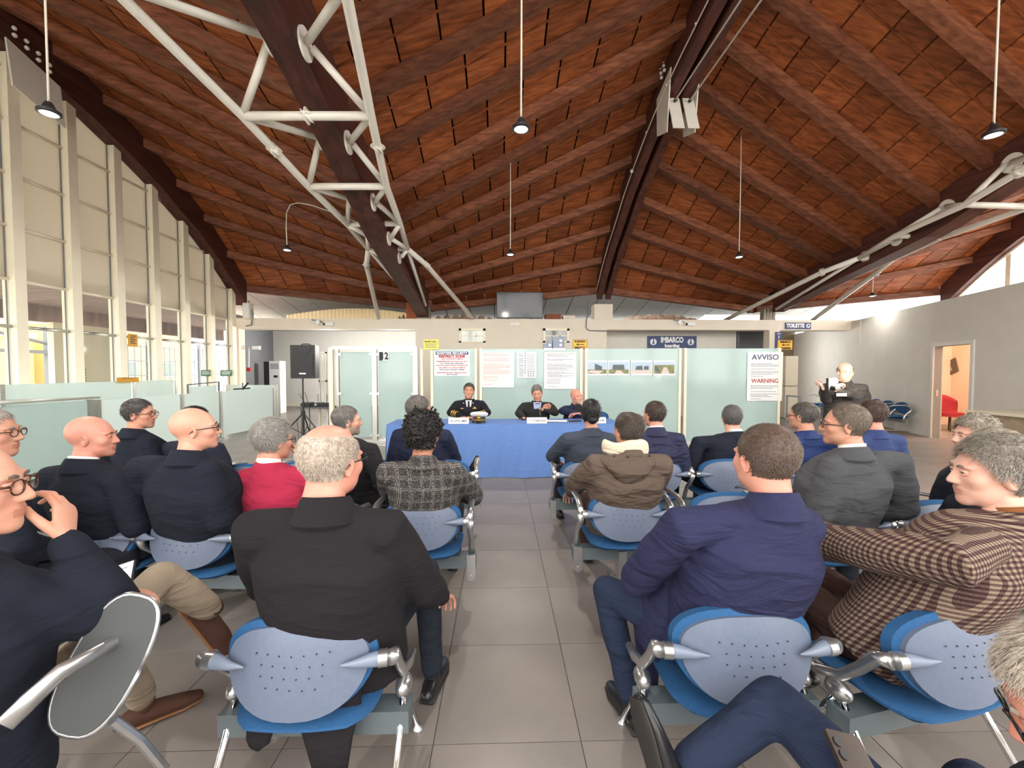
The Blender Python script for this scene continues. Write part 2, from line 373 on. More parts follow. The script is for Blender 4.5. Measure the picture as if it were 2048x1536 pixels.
def bay(xr, xv, name, jmax, half, ext):
    """ceiling field between a ridge beam and a valley beam"""
    sgn = 1 if xv > xr else -1
    xa = xr+sgn*(half-.06); xb = xv-sgn*.09
    def end(j):
        zr_ = interp(ZR, yr(j))+DZ+(ext*max(0, min(1, (13.2-yr(j))/2)) if ext else 0)
        return np.array([xa, yr(j), zr_]), np.array([xb, yv(j), interp(ZV, yv(j))+.5])
    back = MB(); ends = [end(j) for j in range(jmax+1)]
    V = []; up = .19
    for a, b in ends:
        q = (b-a)/5.2; a2, b2 = a-q*.25, b+q*.2; V += [a2+(0, 0, up+.2), b2+(0, 0, up+.2), a2+(0, 0, up+.26), b2+(0, 0, up+.26)]
    F = []
    for i in range(jmax):
        q = i*4; F += [(q, q+1, q+5, q+4), (q+2, q+6, q+7, q+3)]
    back.add(V, F); c = struct('ceiling', back, M_dark)
    a, b = ends[0]; e_ = np.array([0, .1, 0]); q = (b-a)/5.2; a2, b2 = a-q*.25, b+q*.2
    obj('fascia', MB().hexa(np.array([a2+e_+(0, 0, 0), b2+e_+(0, 0, 0), b2+e_*1.3+(0, 0, 0), a2+e_*1.3+(0, 0, 0), a2+e_+(0, 0, up+.27), b2+e_+(0, 0, up+.27), b2+e_*1.3+(0, 0, up+.27), a2+e_*1.3+(0, 0, up+.27)])), M_rafter, c)
    for j, (a, b) in enumerate(ends):
        d = b-a; d /= np.linalg.norm(d); s_ = np.cross(d, (0, 0, 1)); s_ /= np.linalg.norm(s_); wv = s_*.095
        mb = MB(); h = np.array([0, 0, up])
        mb.hexa(np.array([a-wv, b-wv, b+wv, a+wv, a-wv+h, b-wv+h, b+wv+h, a+wv+h]))
        # move origin to its start so the grain differs
        obj('rafter', mb, M_rafter, c)
    n = 9; rest_ = MB()
    for j in range(jmax):
        (a0, b0), (a1, b1) = ends[j], ends[j+1]
        off = (j % 2)*.5
        for k in range(n+1):
            t0, t1 = max(0, (k-off)/n), min(1, (k+1-off)/n)
            if t1 <= t0+1e-3: continue
            e = .0028
            P = [a0+(b0-a0)*(t0+e), a0+(b0-a0)*(t1-e), a1+(b1-a1)*(t1-e), a1+(b1-a1)*(t0+e)]
            P = [p+np.array([0, 0, up+.005*rng.random()]) for p in P]
            mb = MB() if j < 12 else rest_
            mb.hexa(np.array(P+[p+np.array([0, 0, .05]) for p in P]))
            if j < 12: obj('ceiling_board', mb, M_panel, c)
        # ledge strips where two courses of boards meet, mid way between the rafters
        for f in (.5,):
            a, b = a0*(1-f)+a1*f, b0*(1-f)+b1*f
            mb = MB(); w_ = np.array([0, .012, 0]); z0 = np.array([0, 0, up-.012]); z1 = np.array([0, 0, up+.01])
            mb.hexa(np.array([a-w_+z0, b-w_+z0, b+w_+z0, a+w_+z0, a-w_+z1, b-w_+z1, b+w_+z1, a+w_+z1]))
            obj('batten', mb, M_panel, c)
    if rest_.n: obj('ceiling_board', rest_, M_panel, c, stuff=True)
bay(XC, XB, 'bay', 17, .2, 0); bay(XC, XD, 'bay', 17, .2, 0); bay(XA, XB, 'bay', 17, .16, .2); bay(XE, XD, 'bay', 17, .16, .2)

# tie rod plates on the central beam
def tie(x, rodz, label, y=7.55, bolts=True):
    t = thing('tie_rod_bracket', label, 'bracket', (x, y, 6.0))
    for s_ in (-1, 1):
        xx = x+s_*.13
        mb = MB().prism([(-.16, -.52), (.30, -.35), (.34, .35), (-.3, .5)], (xx+(-.13 if s_ < 0 else .11), y, 6.28), (0, 1, 0), (0, 0, 1), (.02, 0, 0))
        obj('side_plate', mb, M_whitesteel, t)
        mb = MB().prism([(-.10, -.5), (.10, -.5), (.1, .2), (-.1, .2)], (xx, y-.2, 6.18), (1, 0, 0), (0, .35, .94), (0, .02, 0)); obj('front_plate', mb, M_whitesteel, t)
        mb = MB().lathe([(.03, -.02), (.03, .02)], (xx, y-.21, 6.28), 14, 'y'); obj('pin', mb, M_black, t)
        mb = MB().tube([(xx, y-.2, 6.28), (xx, y-6, rodz), (xx, -2.5, rodz-.1)], .014, 8); obj('tie_rod', mb, M_whitesteel, t, smooth=True)
    bo = MB()
    for a in range(4):
        for b in range(2):
            bo.ball((x-.27, y-.05+b*.13+a*.03, 6.9+a*.1-b*.04), .03, 8, 6)
    obj('bolt_row', bo, M_whitesteel, t, stuff=True)
    return t
tie(XC, 6.25, 'pair of white steel plates clamping the central roof beam, holding two long tie rods')
t = thing('steel_plate', 'white steel plate with bolts on the left wall roof beam beside the nearest left pendant', 'bracket', (-7.8, 7.1, 6.0))
obj('plate', MB().prism([(-.35, -.4), (.45, -.62), (.38, .06), (-.42, .3)], (-7.82, 7.35, 6.5), (0, 1, 0), (0, 0, 1), (.03, 0, 0)), M_whitesteel, t)
for a in range(4):
    for b in range(2): obj('bolt', MB().ball((-7.79, 7.05+a*.17, 6.92-a*.07+b*.11), .035, 8, 6), M_whitesteel, t, smooth=True)
# conduit on the central beam
mb = MB().tube([(XC-.26, y, interp(ZR, y)+.12) for y in np.linspace(12.7, 4, 26)]+[(XC-.26, 2, 6.95)], .012, 6)
cd = thing('conduit', 'thin white conduit running up the left face of the central roof beam', 'conduit', (XC-.26, 12.7, 3.9))
obj('pipe', mb, M_cable, cd, smooth=True)
for y in (5.3, 6.3, 7.4, 8.4, 9.3): obj('clip', MB().ball((XC-.27, y, interp(ZR, y)+.12), .022 if y < 9 else .045, 8, 6), M_cable, cd, smooth=True)

# ------------------------------------------------------------------ white trusses
def truss(mir, label, dy):
    fx = (lambda p: np.array([6.4-p[0], p[1]+dy, p[2]])) if mir else (lambda p: np.asarray(p, float))
    t = thing('steel_truss', label, 'truss', fx((-2.4, 9, 4)))
    L = [at(485, 232, 5.38), at(617, 373, 6.76), at(695, 449, 8.17), at(737, 498, 9.14)]
    Rr = [at(742, 232, 5.38), at(773, 373, 6.76), at(800, 447, 8.17), at(815, 498, 9.14)]
    l0 = np.array([-3.55, 3.95, 5.05]); r0 = np.array([-1.42, 3.95, 5.05]); lm = np.array([-3.65, 1.5, 5.05]); rm = np.array([-1.3, 1.5, 5.05])
    L = [lm, l0]+L; Rr = [rm, r0]+Rr
    P = lambda *a: [fx(q) for q in a]
    ft = [at(757, 636, 12.85), at(945, 636, 12.85)]
    obj('chord', MB().tube(P(*L), .056, 12), M_whitesteel, t, smooth=True)
    obj('chord', MB().tube(P(*Rr), .056, 12), M_whitesteel, t, smooth=True)
    obj('support_leg', MB().tube(P(L[-1], at(733, 530, 9.9), ft[0]), .06, 12), M_whitesteel, t, smooth=True)
    obj('support_leg', MB().tube(P(Rr[-1], at(853, 530, 9.9), ft[1]), .06, 12), M_whitesteel, t, smooth=True)
    obj('inner_strut', MB().tube(P(L[-1], np.array([-2.45, 12.3, 3.45])), .042, 10), M_whitesteel, t, smooth=True)
    obj('inner_strut', MB().tube(P(Rr[-1], np.array([-2.2, 12.3, 3.45])), .042, 10), M_whitesteel, t, smooth=True)
    for a, b in zip(L[1:], Rr[1:]): obj('crossbar', MB().tube(P(a, b), .052, 12), M_whitesteel, t, smooth=True)
    dy_ = [4.88, 6.2, 7.37, 8.36, 9.2]
    if mir: dy_ = [5.2, 6.4, 7.42, 8.41, 9.2]
    dR = [np.array([-2.205, y, interp(ZV, y)+(-.08 if not mir else .16)]) for y in dy_]; dL = [d+np.array([-.39, 0, .05]) for d in dR]
    for side, D, Nn in ((1, dR, Rr[1:]), (-1, dL, L[1:])):
        for i, d in enumerate(D):
            q = fx(d); obj('gusset_disc', MB().lathe([(.17-.012*i, -.012), (.17-.012*i, .012)], q, 24, 'x'), M_whitesteel, t)
            e = np.array([.05*side, 0, 0])
            if i < len(Nn): obj('diagonal', MB().tube(P(d+e-(0, .05, 0), Nn[i]), .045, 10), M_whitesteel, t, smooth=True)
            if i+1 < len(Nn): obj('diagonal', MB().tube(P(d+e+(0, .05, 0), Nn[i+1]), .045, 10), M_whitesteel, t, smooth=True)
    kn = [L[3]*.42+L[2]*.58, Rr[3]*.38+Rr[2]*.62, (L[2]+Rr[2])/2, at(733, 530, 9.9), at(853, 530, 9.9)]
    for q in kn:
        q = fx(q); mb = MB()
        for k in range(4):
            a = k*PI/4; ca, sa = math.cos(a)*.075, math.sin(a)*.075
            mb.ball(q, (.105, .105, .014), 12, 6, M=R3(a, a*.7, a))
        mb.ball(q, .07, 12, 8); obj('joint_flange', mb, M_whitesteel, t, smooth=True)
    return t
truss(False, 'white tubular steel truss under the left roof beam with round gusset discs', 0)
truss(True, 'white tubular steel truss along the right valley of the roof with round gusset discs', .45)
# ------------------------------------------------------------------ pendant lamps
LAMPW = 26
def pendant(x, y, z, topz, label, r=.085, path=None, lit=1.0):
    t = thing('pendant_lamp', label, 'lamp', (x, y, z), group=None)
    pts = path or [(x, y, z+.12), (x+.004, y, (z+topz)/2), (x, y, topz)]
    obj('cord', MB().tube(pts, .009, 6), M_cable, t, smooth=True)
    obj('shade', MB().lathe([(r*.3, .1), (r*.45, .075), (r*.62, .04), (r, .022), (r*1.02, 0), (r*.78, -.006), (r*.76, .004)], (x, y, z), 24), M_black, t, smooth=True, auto=40)
    obj('diffuser', MB().lathe([(r*.76, .004), (r*.7, -.006), (r*.01, -.008)], (x, y, z), 24), M_lens, t)
    la = bpy.data.lights.new('lamp_light', 'AREA'); la.shape = 'DISK'; la.size = r*1.4; la.energy = LAMPW*lit; la.color = (1, .95, .87)
    lo_ = bpy.data.objects.new('lamp_light', la); COL.objects.link(lo_); lo_.location = (x, y, z-.02); 
    obj('hook', MB().tube([(x-.015, y, z+.1), (x, y, z+.14), (x+.015, y, z+.1)], .005, 6), M_chrome, t)
def roof_z(x, y):
    f = abs(((x-XB) % 11.2)-0); f = min(f, 11.2-f)/5.6
    ya = y; return (interp(ZV, ya+.6)+.75)*(1-f)+(interp(ZR, ya-.5)+.75)*f
for (x, y, z), l in (((.2, 4.05, 3.86), 'nearest black pendant lamp hanging above the aisle on a white cord'),
                     ((-4.1, 3.96, 3.88), 'black pendant lamp nearest the left glazed wall, top left of the hall'),
                     ((4.85, 4.02, 3.86), 'black pendant lamp hanging in the top right of the hall'),
                     ((4.88, 8.42, 3.86), 'small black pendant lamp hanging right of the central roof beam'),
                     ((.2, 8.4, 3.87), 'small far black pendant lamp hanging above the top table')):
    pendant(x, y, z, roof_z(x, y), l)
p0 = at(745, 458, 8.4)
pendant(-4.18, 8.32, 3.9, 5, 'small black pendant lamp on a cord looped over from the left truss', path=[(-4.18, 8.32, 4.0), (-4.19, 8.32, 4.3), (-4.18, 8.32, 4.62), (-4.1, 8.32, 4.78), (-3.95, 8.33, 4.82), (-3.7, 8.34, 4.78), (-3.2, 8.36, 4.62), tuple(p0)])
q = at(1745, 592, 11.2); pendant(q[0], q[1], q[2], q[2]+.75, 'dim black pendant lamp above the grey wall on the right', lit=.45)

# added fill lights for the recesses, no fittings; unseen back wall of the hall
for x, y in ((-6.2, 15.2), (-3.8, 15.2), (-1, 15.5), (9.9, 15.2)):
    la = bpy.data.lights.new('recess_fill', 'POINT'); la.shadow_soft_size = .12; la.energy = (95 if x < 0 else 40); la.color = (1, .96, .9)
    lo_ = bpy.data.objects.new('recess_fill', la); COL.objects.link(lo_); lo_.location = (x, y, 2.3)
rw = MB(); rw.box((-8.3, -4.2, 0), (14.5, -4.0, .9)); rw.box((-8.3, -4.2, 3.3), (14.5, -4.0, 3.6))
for k in range(12): rw.box((-8.3+k*2.0, -4.2, .9), (-8.0+k*2.0, -4.0, 5.5))
struct('wall_rear', rw, M_cream)

# ================================================================== LEFT GLAZED WALL
XW = -8.0
wl = MB(); wl.box((-8.35, -4, -.1), (-8.15, 13, .08)); wallL = struct('wall_left', wl, M_cream)
colY = [12.72-.923*k for k in range(17)]
def ztop(y): return interp(ZR, y)+.2*max(0, min(1, (13.2-y)/2))+.08
for k, y in enumerate(colY):
    zt = ztop(y); obj('column', MB().box((-8.2, y-.085, 0), (-7.99, y+.085, zt)), M_cream, wallL)
for k in range(len(colY)-1):
    ya, yb = colY[k+1]+.085, colY[k]-.085; zt0, zt1 = ztop(ya), ztop(yb)
    zl = [3.05, 3.93, 4.79, 5.65, 6.5]
    for a, z0 in enumerate(zl):
        z1 = zl[a+1] if a < 4 else 8; t0, t1 = min(z1, zt0), min(z1, zt1)
        if max(t0, t1) <= z0+.05: continue
        t0, t1 = max(t0, z0+.01), max(t1, z0+.01)
        obj('infill_panel', MB().prism([(ya, z0), (yb, z0), (yb, t1), (ya, t0)], (-8.14, 0, 0), (0, 1, 0), (0, 0, 1), (-.03, 0, 0)), M_creampan, wallL)
        if z0 < min(zt0, zt1): obj('rail', MB().tube([(-8.1, ya-.06, z0), (-8.1, yb+.0, z0)], .028, 8), M_cream, wallL, smooth=True)
    obj('rail', MB().tube([(-8.08, ya-.1, 2.27), (-8.08, yb+.06, 2.27)], .03, 8), M_alu, wallL, smooth=True)
    obj('seam', MB().box((-8.13, yb-.02, .1), (-8.11, yb-.015, min(zt1, zt0)-.05)), M_grey, wallL)
    obj('window_pane', MB().box((-8.14, ya, 2.3), (-8.13, yb, 3.03)), M_glass, wallL)
    obj('window_pane', MB().box((-8.14, ya, .1), (-8.13, yb, 2.24)), M_glass, wallL)
# ================================================================== BACK BEAM, CENTRE WALL, RECESSES
YB = 12.9
bw = MB(); bw.box((-8.1, YB, 2.81), (11.3, YB+.45, 3.13)); bw.box((-2.62, YB, 0), (3.32, YB+.2, 2.81))
bw.box((2.92, YB-.02, 3.13), (3.5, YB+.4, 3.6)); bw.box((8.5, YB, 0), (8.83, YB+.3, 2.81)); bw.box((-8.1, YB, 0), (-7.98, YB+.3, 2.81))
# openings for the two high windows are faked by proud frames around recessed panes below
wallB = struct('wall_back', bw, M_wall)
struct('wall_recess_left', MB().prism([(-8.1, 13.0), (-9.7, 18), (-9.75, 18.1), (-8.2, 13.0)], (0, 0, 0), (1, 0, 0), (0, 1, 0), (0, 0, 3.2)), M_grey)
struct('wall_recess_back', MB().box((-9.7, 18, 0), (3, 18.1, 3.3)), M_wallr)
struct('baseboard_back', MB().box((-9.7, 17.96, 0), (-2.6, 18, .12)), M_wall)
struct('ceiling_recess', MB().hexa(np.array([(-8.1, 13.3, 2.84), (11.2, 13.3, 2.84), (13, 18, 3.22), (-9.7, 18, 3.22), (-8.1, 13.3, 2.9), (11.2, 13.3, 2.9), (13, 18, 3.3), (-9.7, 18, 3.3)])), M_grey)
struct('wall_recess_centre', MB().box((3.3, 13.7, 0), (7.93, 13.85, 3.0)), M_wallr)
struct('wall_recess_dark', MB().box((7.93, 14.6, 0), (9.6, 14.7, 3.1)), M_grey)
struct('wall_recess_divider', MB().box((7.9, 13.7, 0), (8.0, 14.7, 3.0)), M_grey)
struct('wall_toilets', MB().prism([(10.96, 12.36), (12.75, 17.7), (12.9, 17.7), (11.1, 12.36)], (0, 0, 0), (1, 0, 0), (0, 1, 0), (0, 0, 3.1)), M_wallr)
struct('wall_corridor_end', MB().box((9.6, 17.7, 0), (12.8, 17.8, 3.4)), mat('tan door wall', lin(150, 130, 108), .7))
# high windows in the centre wall
for n_, (xa, xb, dark) in enumerate(((918, 971, False), (1086, 1138, True))):
    a, b = at(xa, 657, YB), at(xb, 685, YB)
    wn = MB(); fr = .07
    wn.box((a[0], YB-.05, b[2]), (a[0]+fr, YB+.0, a[2])); wn.box((b[0]-fr, YB-.05, b[2]), (b[0], YB, a[2])); wn.box((a[0], YB-.05, a[2]-fr), (b[0], YB, a[2])); wn.box((a[0], YB-.05, b[2]), (b[0], YB, b[2]+fr*.6))
    wi = struct('window_%d' % (n_+1), wn, M_cream)
    obj('pane', MB().box((a[0]+fr, YB-.02, b[2]+.04), (b[0]-fr, YB-.01, a[2]-fr)), mat('smoked pane', lin(120, 124, 118), .05, spec=.8) if dark else mat('bright pane', lin(205, 212, 205), .05, spec=.8), wi)
    obj('glazing_bar', MB().box(((a[0]+b[0])/2+.1, YB-.04, b[2]+.04), ((a[0]+b[0])/2+.13, YB-.02, a[2]-fr)), M_cream, wi)
    obj('glazing_bar', MB().box((a[0]+fr, YB-.04, (b[2]+a[2])/2-.03), (b[0]-fr, YB-.02, (b[2]+a[2])/2)), M_cream, wi)
# exit tiny sign, conduits
t = thing('emergency_light', 'small white emergency light box on the white wall under the television', 'light', tuple(at(1030, 648, YB)))
c0 = at(1030, 648, YB-.05); obj('housing', MB().box(c0-(.14, .0, .05), c0+(.14, .05, .05)), M_white, t); obj('label_plate', MB().box(c0-(.09, .004, .025), c0+(.09, 0, .02)), M_cream, t)
tag(obj('conduit', MB().tube([at(1176, 600, YB-.03), at(1172, 655, YB-.03), at(1178, 661, YB-.03), at(1213, 662, YB-.03)], .016, 6), M_inkgrey, smooth=True), 'thin grey conduit bending round the pier at the centre wall', 'conduit')
tag(obj('conduit', MB().tube([at(497, 602, YB-.1), at(505, 625, YB-.1), at(503, 650, YB-.05), at(492, 652, YB-.05)], .02, 6), M_inkgrey, smooth=True), 'grey conduit dropping from the box at the left end of the beam', 'conduit')
t = thing('junction_box', 'white junction box at the far end of the left glazed wall above the beam', 'box', tuple(at(492, 630, YB-.1)))
a, b = at(487, 606, YB-.15), at(502, 637, YB-.15); obj('housing', MB().box((a[0], YB-.2, b[2]), (b[0], YB, a[2])), M_wall, t); obj('lid', MB().box((a[0]+.02, YB-.22, b[2]+.03), (b[0]-.02, YB-.2, a[2]-.03)), M_white, t)

# white corrugated ceiling & stored material seen above the beam
fc = MB(); nx = 30
far = struct('ceiling_outer', MB().hexa(np.array([(-11, 14.3, 4.6), (8.6, 14.3, 4.6), (8.6, 19, 3.5), (-11, 19, 3.5), (-11, 14.3, 4.66), (8.6, 14.3, 4.66), (8.6, 19, 3.56), (-11, 19, 3.56)])).hexa(np.array([(8.6, 14.3, 4.6), (14.6, 14.3, 4.6), (14.6, 17.2, 3.93), (8.6, 17.2, 3.93), (8.6, 14.3, 4.66), (14.6, 14.3, 4.66), (14.6, 17.2, 3.99), (8.6, 17.2, 3.99)])).box((-11, 19, 3.0), (8.6, 19.1, 3.6)), M_grout)
for i in range(26):
    for j in range(5 if i < 20 else 3):
        xa, xb = -11+i*.98, -11+i*.98+.95; ya, yb = 14.6+j*.88, 14.6+j*.88+.85; za, zb = 4.45-(ya-14.6)*.216, 4.45-(yb-14.6)*.216
        obj('ceiling_tile', MB().hexa(np.array([(xa, ya, za-.03), (xb, ya, za-.03), (xb, yb, zb-.03), (xa, yb, zb-.03), (xa, ya, za-.004), (xb, ya, za-.004), (xb, yb, zb-.004), (xa, yb, zb-.004)])), M_wallr, far)
M_corr = mat('beige corrugated sheet', lin(206, 184, 142), .6)
co = MB()
for k in range(42):
    x = -7.9+k*.14; co.prism([(0, 0), (.07, .05), (.14, 0)], (x, 15.6, 3.1), (1, 0, 0), (0, -1, 0), (0, 0, .48+.25*math.sin(k*.09)))
tag(obj('corrugated_sheet', co, M_corr), 'beige corrugated sheet standing above the left recess beam', 'sheet')
for i, (pa, pb, cl, nm, lb) in enumerate((((815, 608), (838, 637), lin(170, 96, 60), 'carton', 'reddish brown carton stored on the beam beside the left beam foot'),
        ((1090, 630), (1120, 640), lin(130, 72, 50), 'carton', 'low brown carton beside the television on the beam'),
        ((1125, 633), (1148, 641), lin(214, 206, 196), 'carton', 'low white carton on the beam between television and pier'))):
    a, b = at(*pa, 13.3), at(*pb, 13.3); t = thing(nm, lb, 'box', ((a[0]+b[0])/2, 13.3, 3.13)); obj('body', MB().box((a[0], 13.1, 3.13), (b[0], 13.5, max(a[2], 3.25))), mat('carton%d' % i, cl, .8, noise=.15, nscale=8), t)
    obj('lid', MB().box((a[0]-.01, 13.09, max(a[2], 3.25)-.03), (b[0]+.01, 13.51, max(a[2], 3.25)+.005)), MATS['carton%d' % i], t)
M_tarp = mat('pale crumpled sheeting', lin(206, 184, 166), .5, noise=.25, nscale=5, col2=lin(168, 120, 92), bump=.8, bscale=7)
for (xa, xb, lb) in ((860, 990, 'crumpled pale plastic sheeting on the beam left of the television'), (1240, 1400, 'crumpled pale plastic sheeting on the beam right of the pier'), (790, 850, 'folded orange brown sheeting at the foot of the left roof beam')):
    mb = MB(); a = at(xa, 640, 13.3); b = at(xb, 640, 13.3); n = 36; V = []; F = []
    for i in range(n+1):
        for j in range(7):
            u = i/n; x = a[0]+(b[0]-a[0])*u; V.append((x, 13.1+.12*j+.04*math.sin(i*1.9+j), 3.13+(.02 if j in (0, 6) else .26*math.sin(PI*j/6)*(math.sin(PI*u)**.5)*(.6+.4*math.sin(i*1.3+j*.9)))))
    for i in range(n):
        for j in range(6): F.append((i*7+j, i*7+7+j, i*7+8+j, i*7+j+1))
    mb.add(V, F); tag(obj('plastic_sheet', mb, M_tarp), lb, 'sheet')
for (px, lb) in ((795+50, 'pale concrete foot block under the left roof beam'), (1538, 'pale concrete foot block under the right roof beam')):
    a = at(px, 630, YB+.1); mb = MB()
    for k in range(4): mb.prism([(-.05, 0), (.05, 0), (.035, .38), (-.02, .38)], (a[0]-.12+k*.1, YB+.12, 3.13), (1, 0, 0), (0, 0, 1), (0, .2, 0))
    tag(obj('foot_block', mb, mat('concrete', lin(150, 142, 128), .85, noise=.2, nscale=14)), lb, 'block')
# television
t = thing('television', 'large flat black television standing on the white beam', 'television', (.6, YB+.1, 3.13))
a, b = at(993, 584, YB-.05), at(1086, 637, YB-.05)
obj('casing', MB().box((a[0], YB-.05, b[2]), (b[0], YB+.02, a[2])), M_black, t)
obj('screen', MB().box((a[0]+.02, YB-.056, b[2]+.03), (b[0]-.02, YB-.05, a[2]-.02)), mat('black glass screen', (.012, .013, .015), .1, spec=.5), t)
for s_ in (.25, .75): x = a[0]+(b[0]-a[0])*s_; obj('foot', MB().box((x-.03, YB-.12, 3.13), (x+.03, YB+.15, 3.16)), M_black, t)
# cameras / spot fittings on the beam
for px, lb in ((640, 'small white security camera pair on the beam above the left recess'), (1362, 'small white security camera pair on the beam above the boarding sign')):
    a = at(px, 645, YB-.03); t = thing('security_camera', lb, 'camera', tuple(a))
    obj('bracket', MB().tube([a+(-.25, 0, .08), a+(0, -.02, .05), a+(.1, -.03, 0)], .014, 6), M_inkgrey, t)
    obj('ring', MB().lathe([(.07, -.02), (.07, .02), (.03, .03)], a+(-.05, -.04, 0), 16, 'y'), M_white, t, smooth=True, auto=40)
    obj('lens', MB().ball(a+(.15, -.08, -.06), .035, 10, 8), M_black, t, smooth=True)
    obj('body', MB().box(a+(.16, -.07, -.1), a+(.42, .02, -.0)), M_white, t)
def sign(name, label, x0, z0, x1, z1, y, base, items, th=.02, rz=0.0, border=None, cat='sign', parts=None):
    t = thing(name, label, cat, ((x0+x1)/2, y, z0))
    obj('board', MB().box((x0, y, z0), (x1, y+th, z1)), base, t)
    w_, h_ = x1-x0, z1-z0; o = np.array([(x0+x1)/2, y, (z0+z1)/2])
    if border:
        mb = MB(); e = .03*h_ if h_ < 1 else .02
        for q in ((x0, z0, x1, z0+e), (x0, z1-e, x1, z1), (x0, z0, x0+e, z1), (x1-e, z0, x1, z1)): mb.box((q[0], y-.003, q[1]), (q[2], y, q[3]))
        obj('border', mb, border, t)
    its = [(s, a*w_, b*h_, sz*h_, m, (wd*w_ if wd else None), bo) for s, a, b, sz, m, wd, bo in items]
    lettering(t, o+(0, -.001, 0), Ux, Uz, its)
    return t, o, w_, h_
# boarding sign
a, b = at(1295, 672, 13.67), at(1393, 696, 13.67)
t, o, w_, h_ = sign('boarding_sign', 'navy hanging sign reading IMBARCO boarding with two round arrow symbols', a[0], b[2], b[0], a[2], 13.67, M_navyink,
    [('IMBARCO', 0, .16, .62, M_white, .46, .012), ('boarding', 0, -.32, .38, M_white, .3, .008)])
for s_ in (-1, 1):
    c = o+(s_*w_*.38, -.004, 0); obj('arrow_disc', MB().lathe([(h_*.27, -.003), (h_*.27, .003)], c, 24, 'y'), M_white, t)
    obj('arrow', MB().prism([(-.02, .1), (.02, .1), (.02, -.02), (.06, .0), (0, -.1), (-.06, 0), (-.02, -.02)], c+(0, -.006, 0), Ux, Uz, (0, -.002, 0)), M_navyink, t)
# toilette sign
a, b = at(1571, 645, YB-.03), at(1622, 658, YB-.03)
t, o, w_, h_ = sign('toilet_sign', 'navy sign reading TOILETTE with a round arrow on the beam at the right', a[0], b[2], b[0], a[2], YB-.03, M_navyink, [('TOILETTE', -.11, 0, .8, M_white, .7, .01)])
c = o+(w_*.39, -.004, 0); obj('arrow_disc', MB().lathe([(h_*.33, -.003), (h_*.33, .003)], c, 20, 'y'), M_white, t); obj('arrow', MB().prism([(-.05, -.02), (.05, -.02), (0, .05)], c+(0, -.006, 0), Ux, Uz, (0, -.002, 0)), M_navyink, t)
# vertical blue sign on pillar
a, b = at(1551, 664, YB-.02), at(1564, 701, YB-.02)
t, o, w_, h_ = sign('pillar_sign', 'narrow vertical navy sign on the white pillar under the beam', a[0], b[2], b[0], a[2], YB-.02, M_navyink, [('-', 0, .42, .2, M_white, .5, .005), ('!', 0, .22, .2, M_white, None, .01), ('!', 0, .0, .2, M_white, None, .01)])
obj('green_square', MB().box((o[0]-.06, YB-.025, b[2]+.03), (o[0]+.06, YB-.02, b[2]+.12)), mat('green pictogram', lin(60, 150, 130), .6), t)
ARW = [(-.5, 0), (-.2, .18), (-.2, .06), (.5, .06), (.5, -.06), (-.2, -.06), (-.2, -.18)]
def arrow_sign(label, pa, pb, y, top, bot):
    a, b = at(*pa, y), at(*pb, y)
    t, o, w_, h_ = sign('direction_sign', label, a[0], b[2], b[0], a[2], y, M_yellow, [(top, 0, .3, .3, M_ink, .76, .004), (bot, 0, -.33, .3, M_ink, .76, .004)], border=M_ink)
    obj('arrow', MB().prism([(p*w_*.6, q*h_*.7) for p, q in ARW], o+(0, -.003, 0), Ux, Uz, (0, -.002, 0)), M_ink, t)
arrow_sign('yellow BOARDING IMBARCO arrow sign on the white wall above the glass partition', (1146, 679), (1174, 699), 8.75, 'BOARDING', 'IMBARCO')
arrow_sign('yellow IMBARCO BOARDING arrow sign at the right end of the glass partition', (1557, 680), (1585, 700), 8.35, 'IMBARCO', 'BOARDING')
a, b = at(847, 679, 8.7), at(877, 699, 8.7)
t, o, w_, h_ = sign('notice', 'small pale yellow notice on top of the partition beside the glass doors', a[0], b[2], b[0], a[2], 8.7, M_paleyellow, [('SECURITY LEVEL 1', 0, .28, .22, M_ink, .85, .002)])
lines(t, o+(0, -.001, 0), Ux, Uz, [(-.4*w_, (.02-k*.17)*h_, (.42-.1*(k % 2))*w_, (.08-k*.17)*h_) for k in range(3)], M_inkgrey)

# ================================================================== GLASS PARTITION
PA, PB_ = (-3.3, 8.9), (5.85, 8.3)
def ppt(px):                     # point on partition line seen at pixel column px
    a = np.array([PA[0], PA[1]]); d = np.array([PB_[0]-PA[0], PB_[1]-PA[1]]); k = (px-1001)/FPX
    t = (k*a[1]-a[0])/(d[0]-k*d[1]); return a+d*t
part = thing('glass_partition', 'long frosted glass partition with cream posts behind the top table', 'partition', (1.2, 8.6, 0))
PH = 2.0
pdir = np.array([PB_[0]-PA[0], PB_[1]-PA[1], 0]); pdir /= np.linalg.norm(pdir); pn = np.array([-pdir[1], pdir[0], 0])   # pn points away from the camera
def post(px, w_=.05, top=PH, m=M_cream, parent=part):
    c = ppt(px); c = np.array([c[0], c[1], 0]); e = pdir*w_/2; n = pn*.035
    obj('post', MB().hexa(np.array([c-e-n, c+e-n, c+e+n, c-e+n, c-e-n+Uz*top, c+e-n+Uz*top, c+e+n+Uz*top, c-e+n+Uz*top])), m, parent)
for px in (845, 865, 952, 962, 1163, 1173, 1363, 1374, 1567): post(px)
M_chan = M_alu
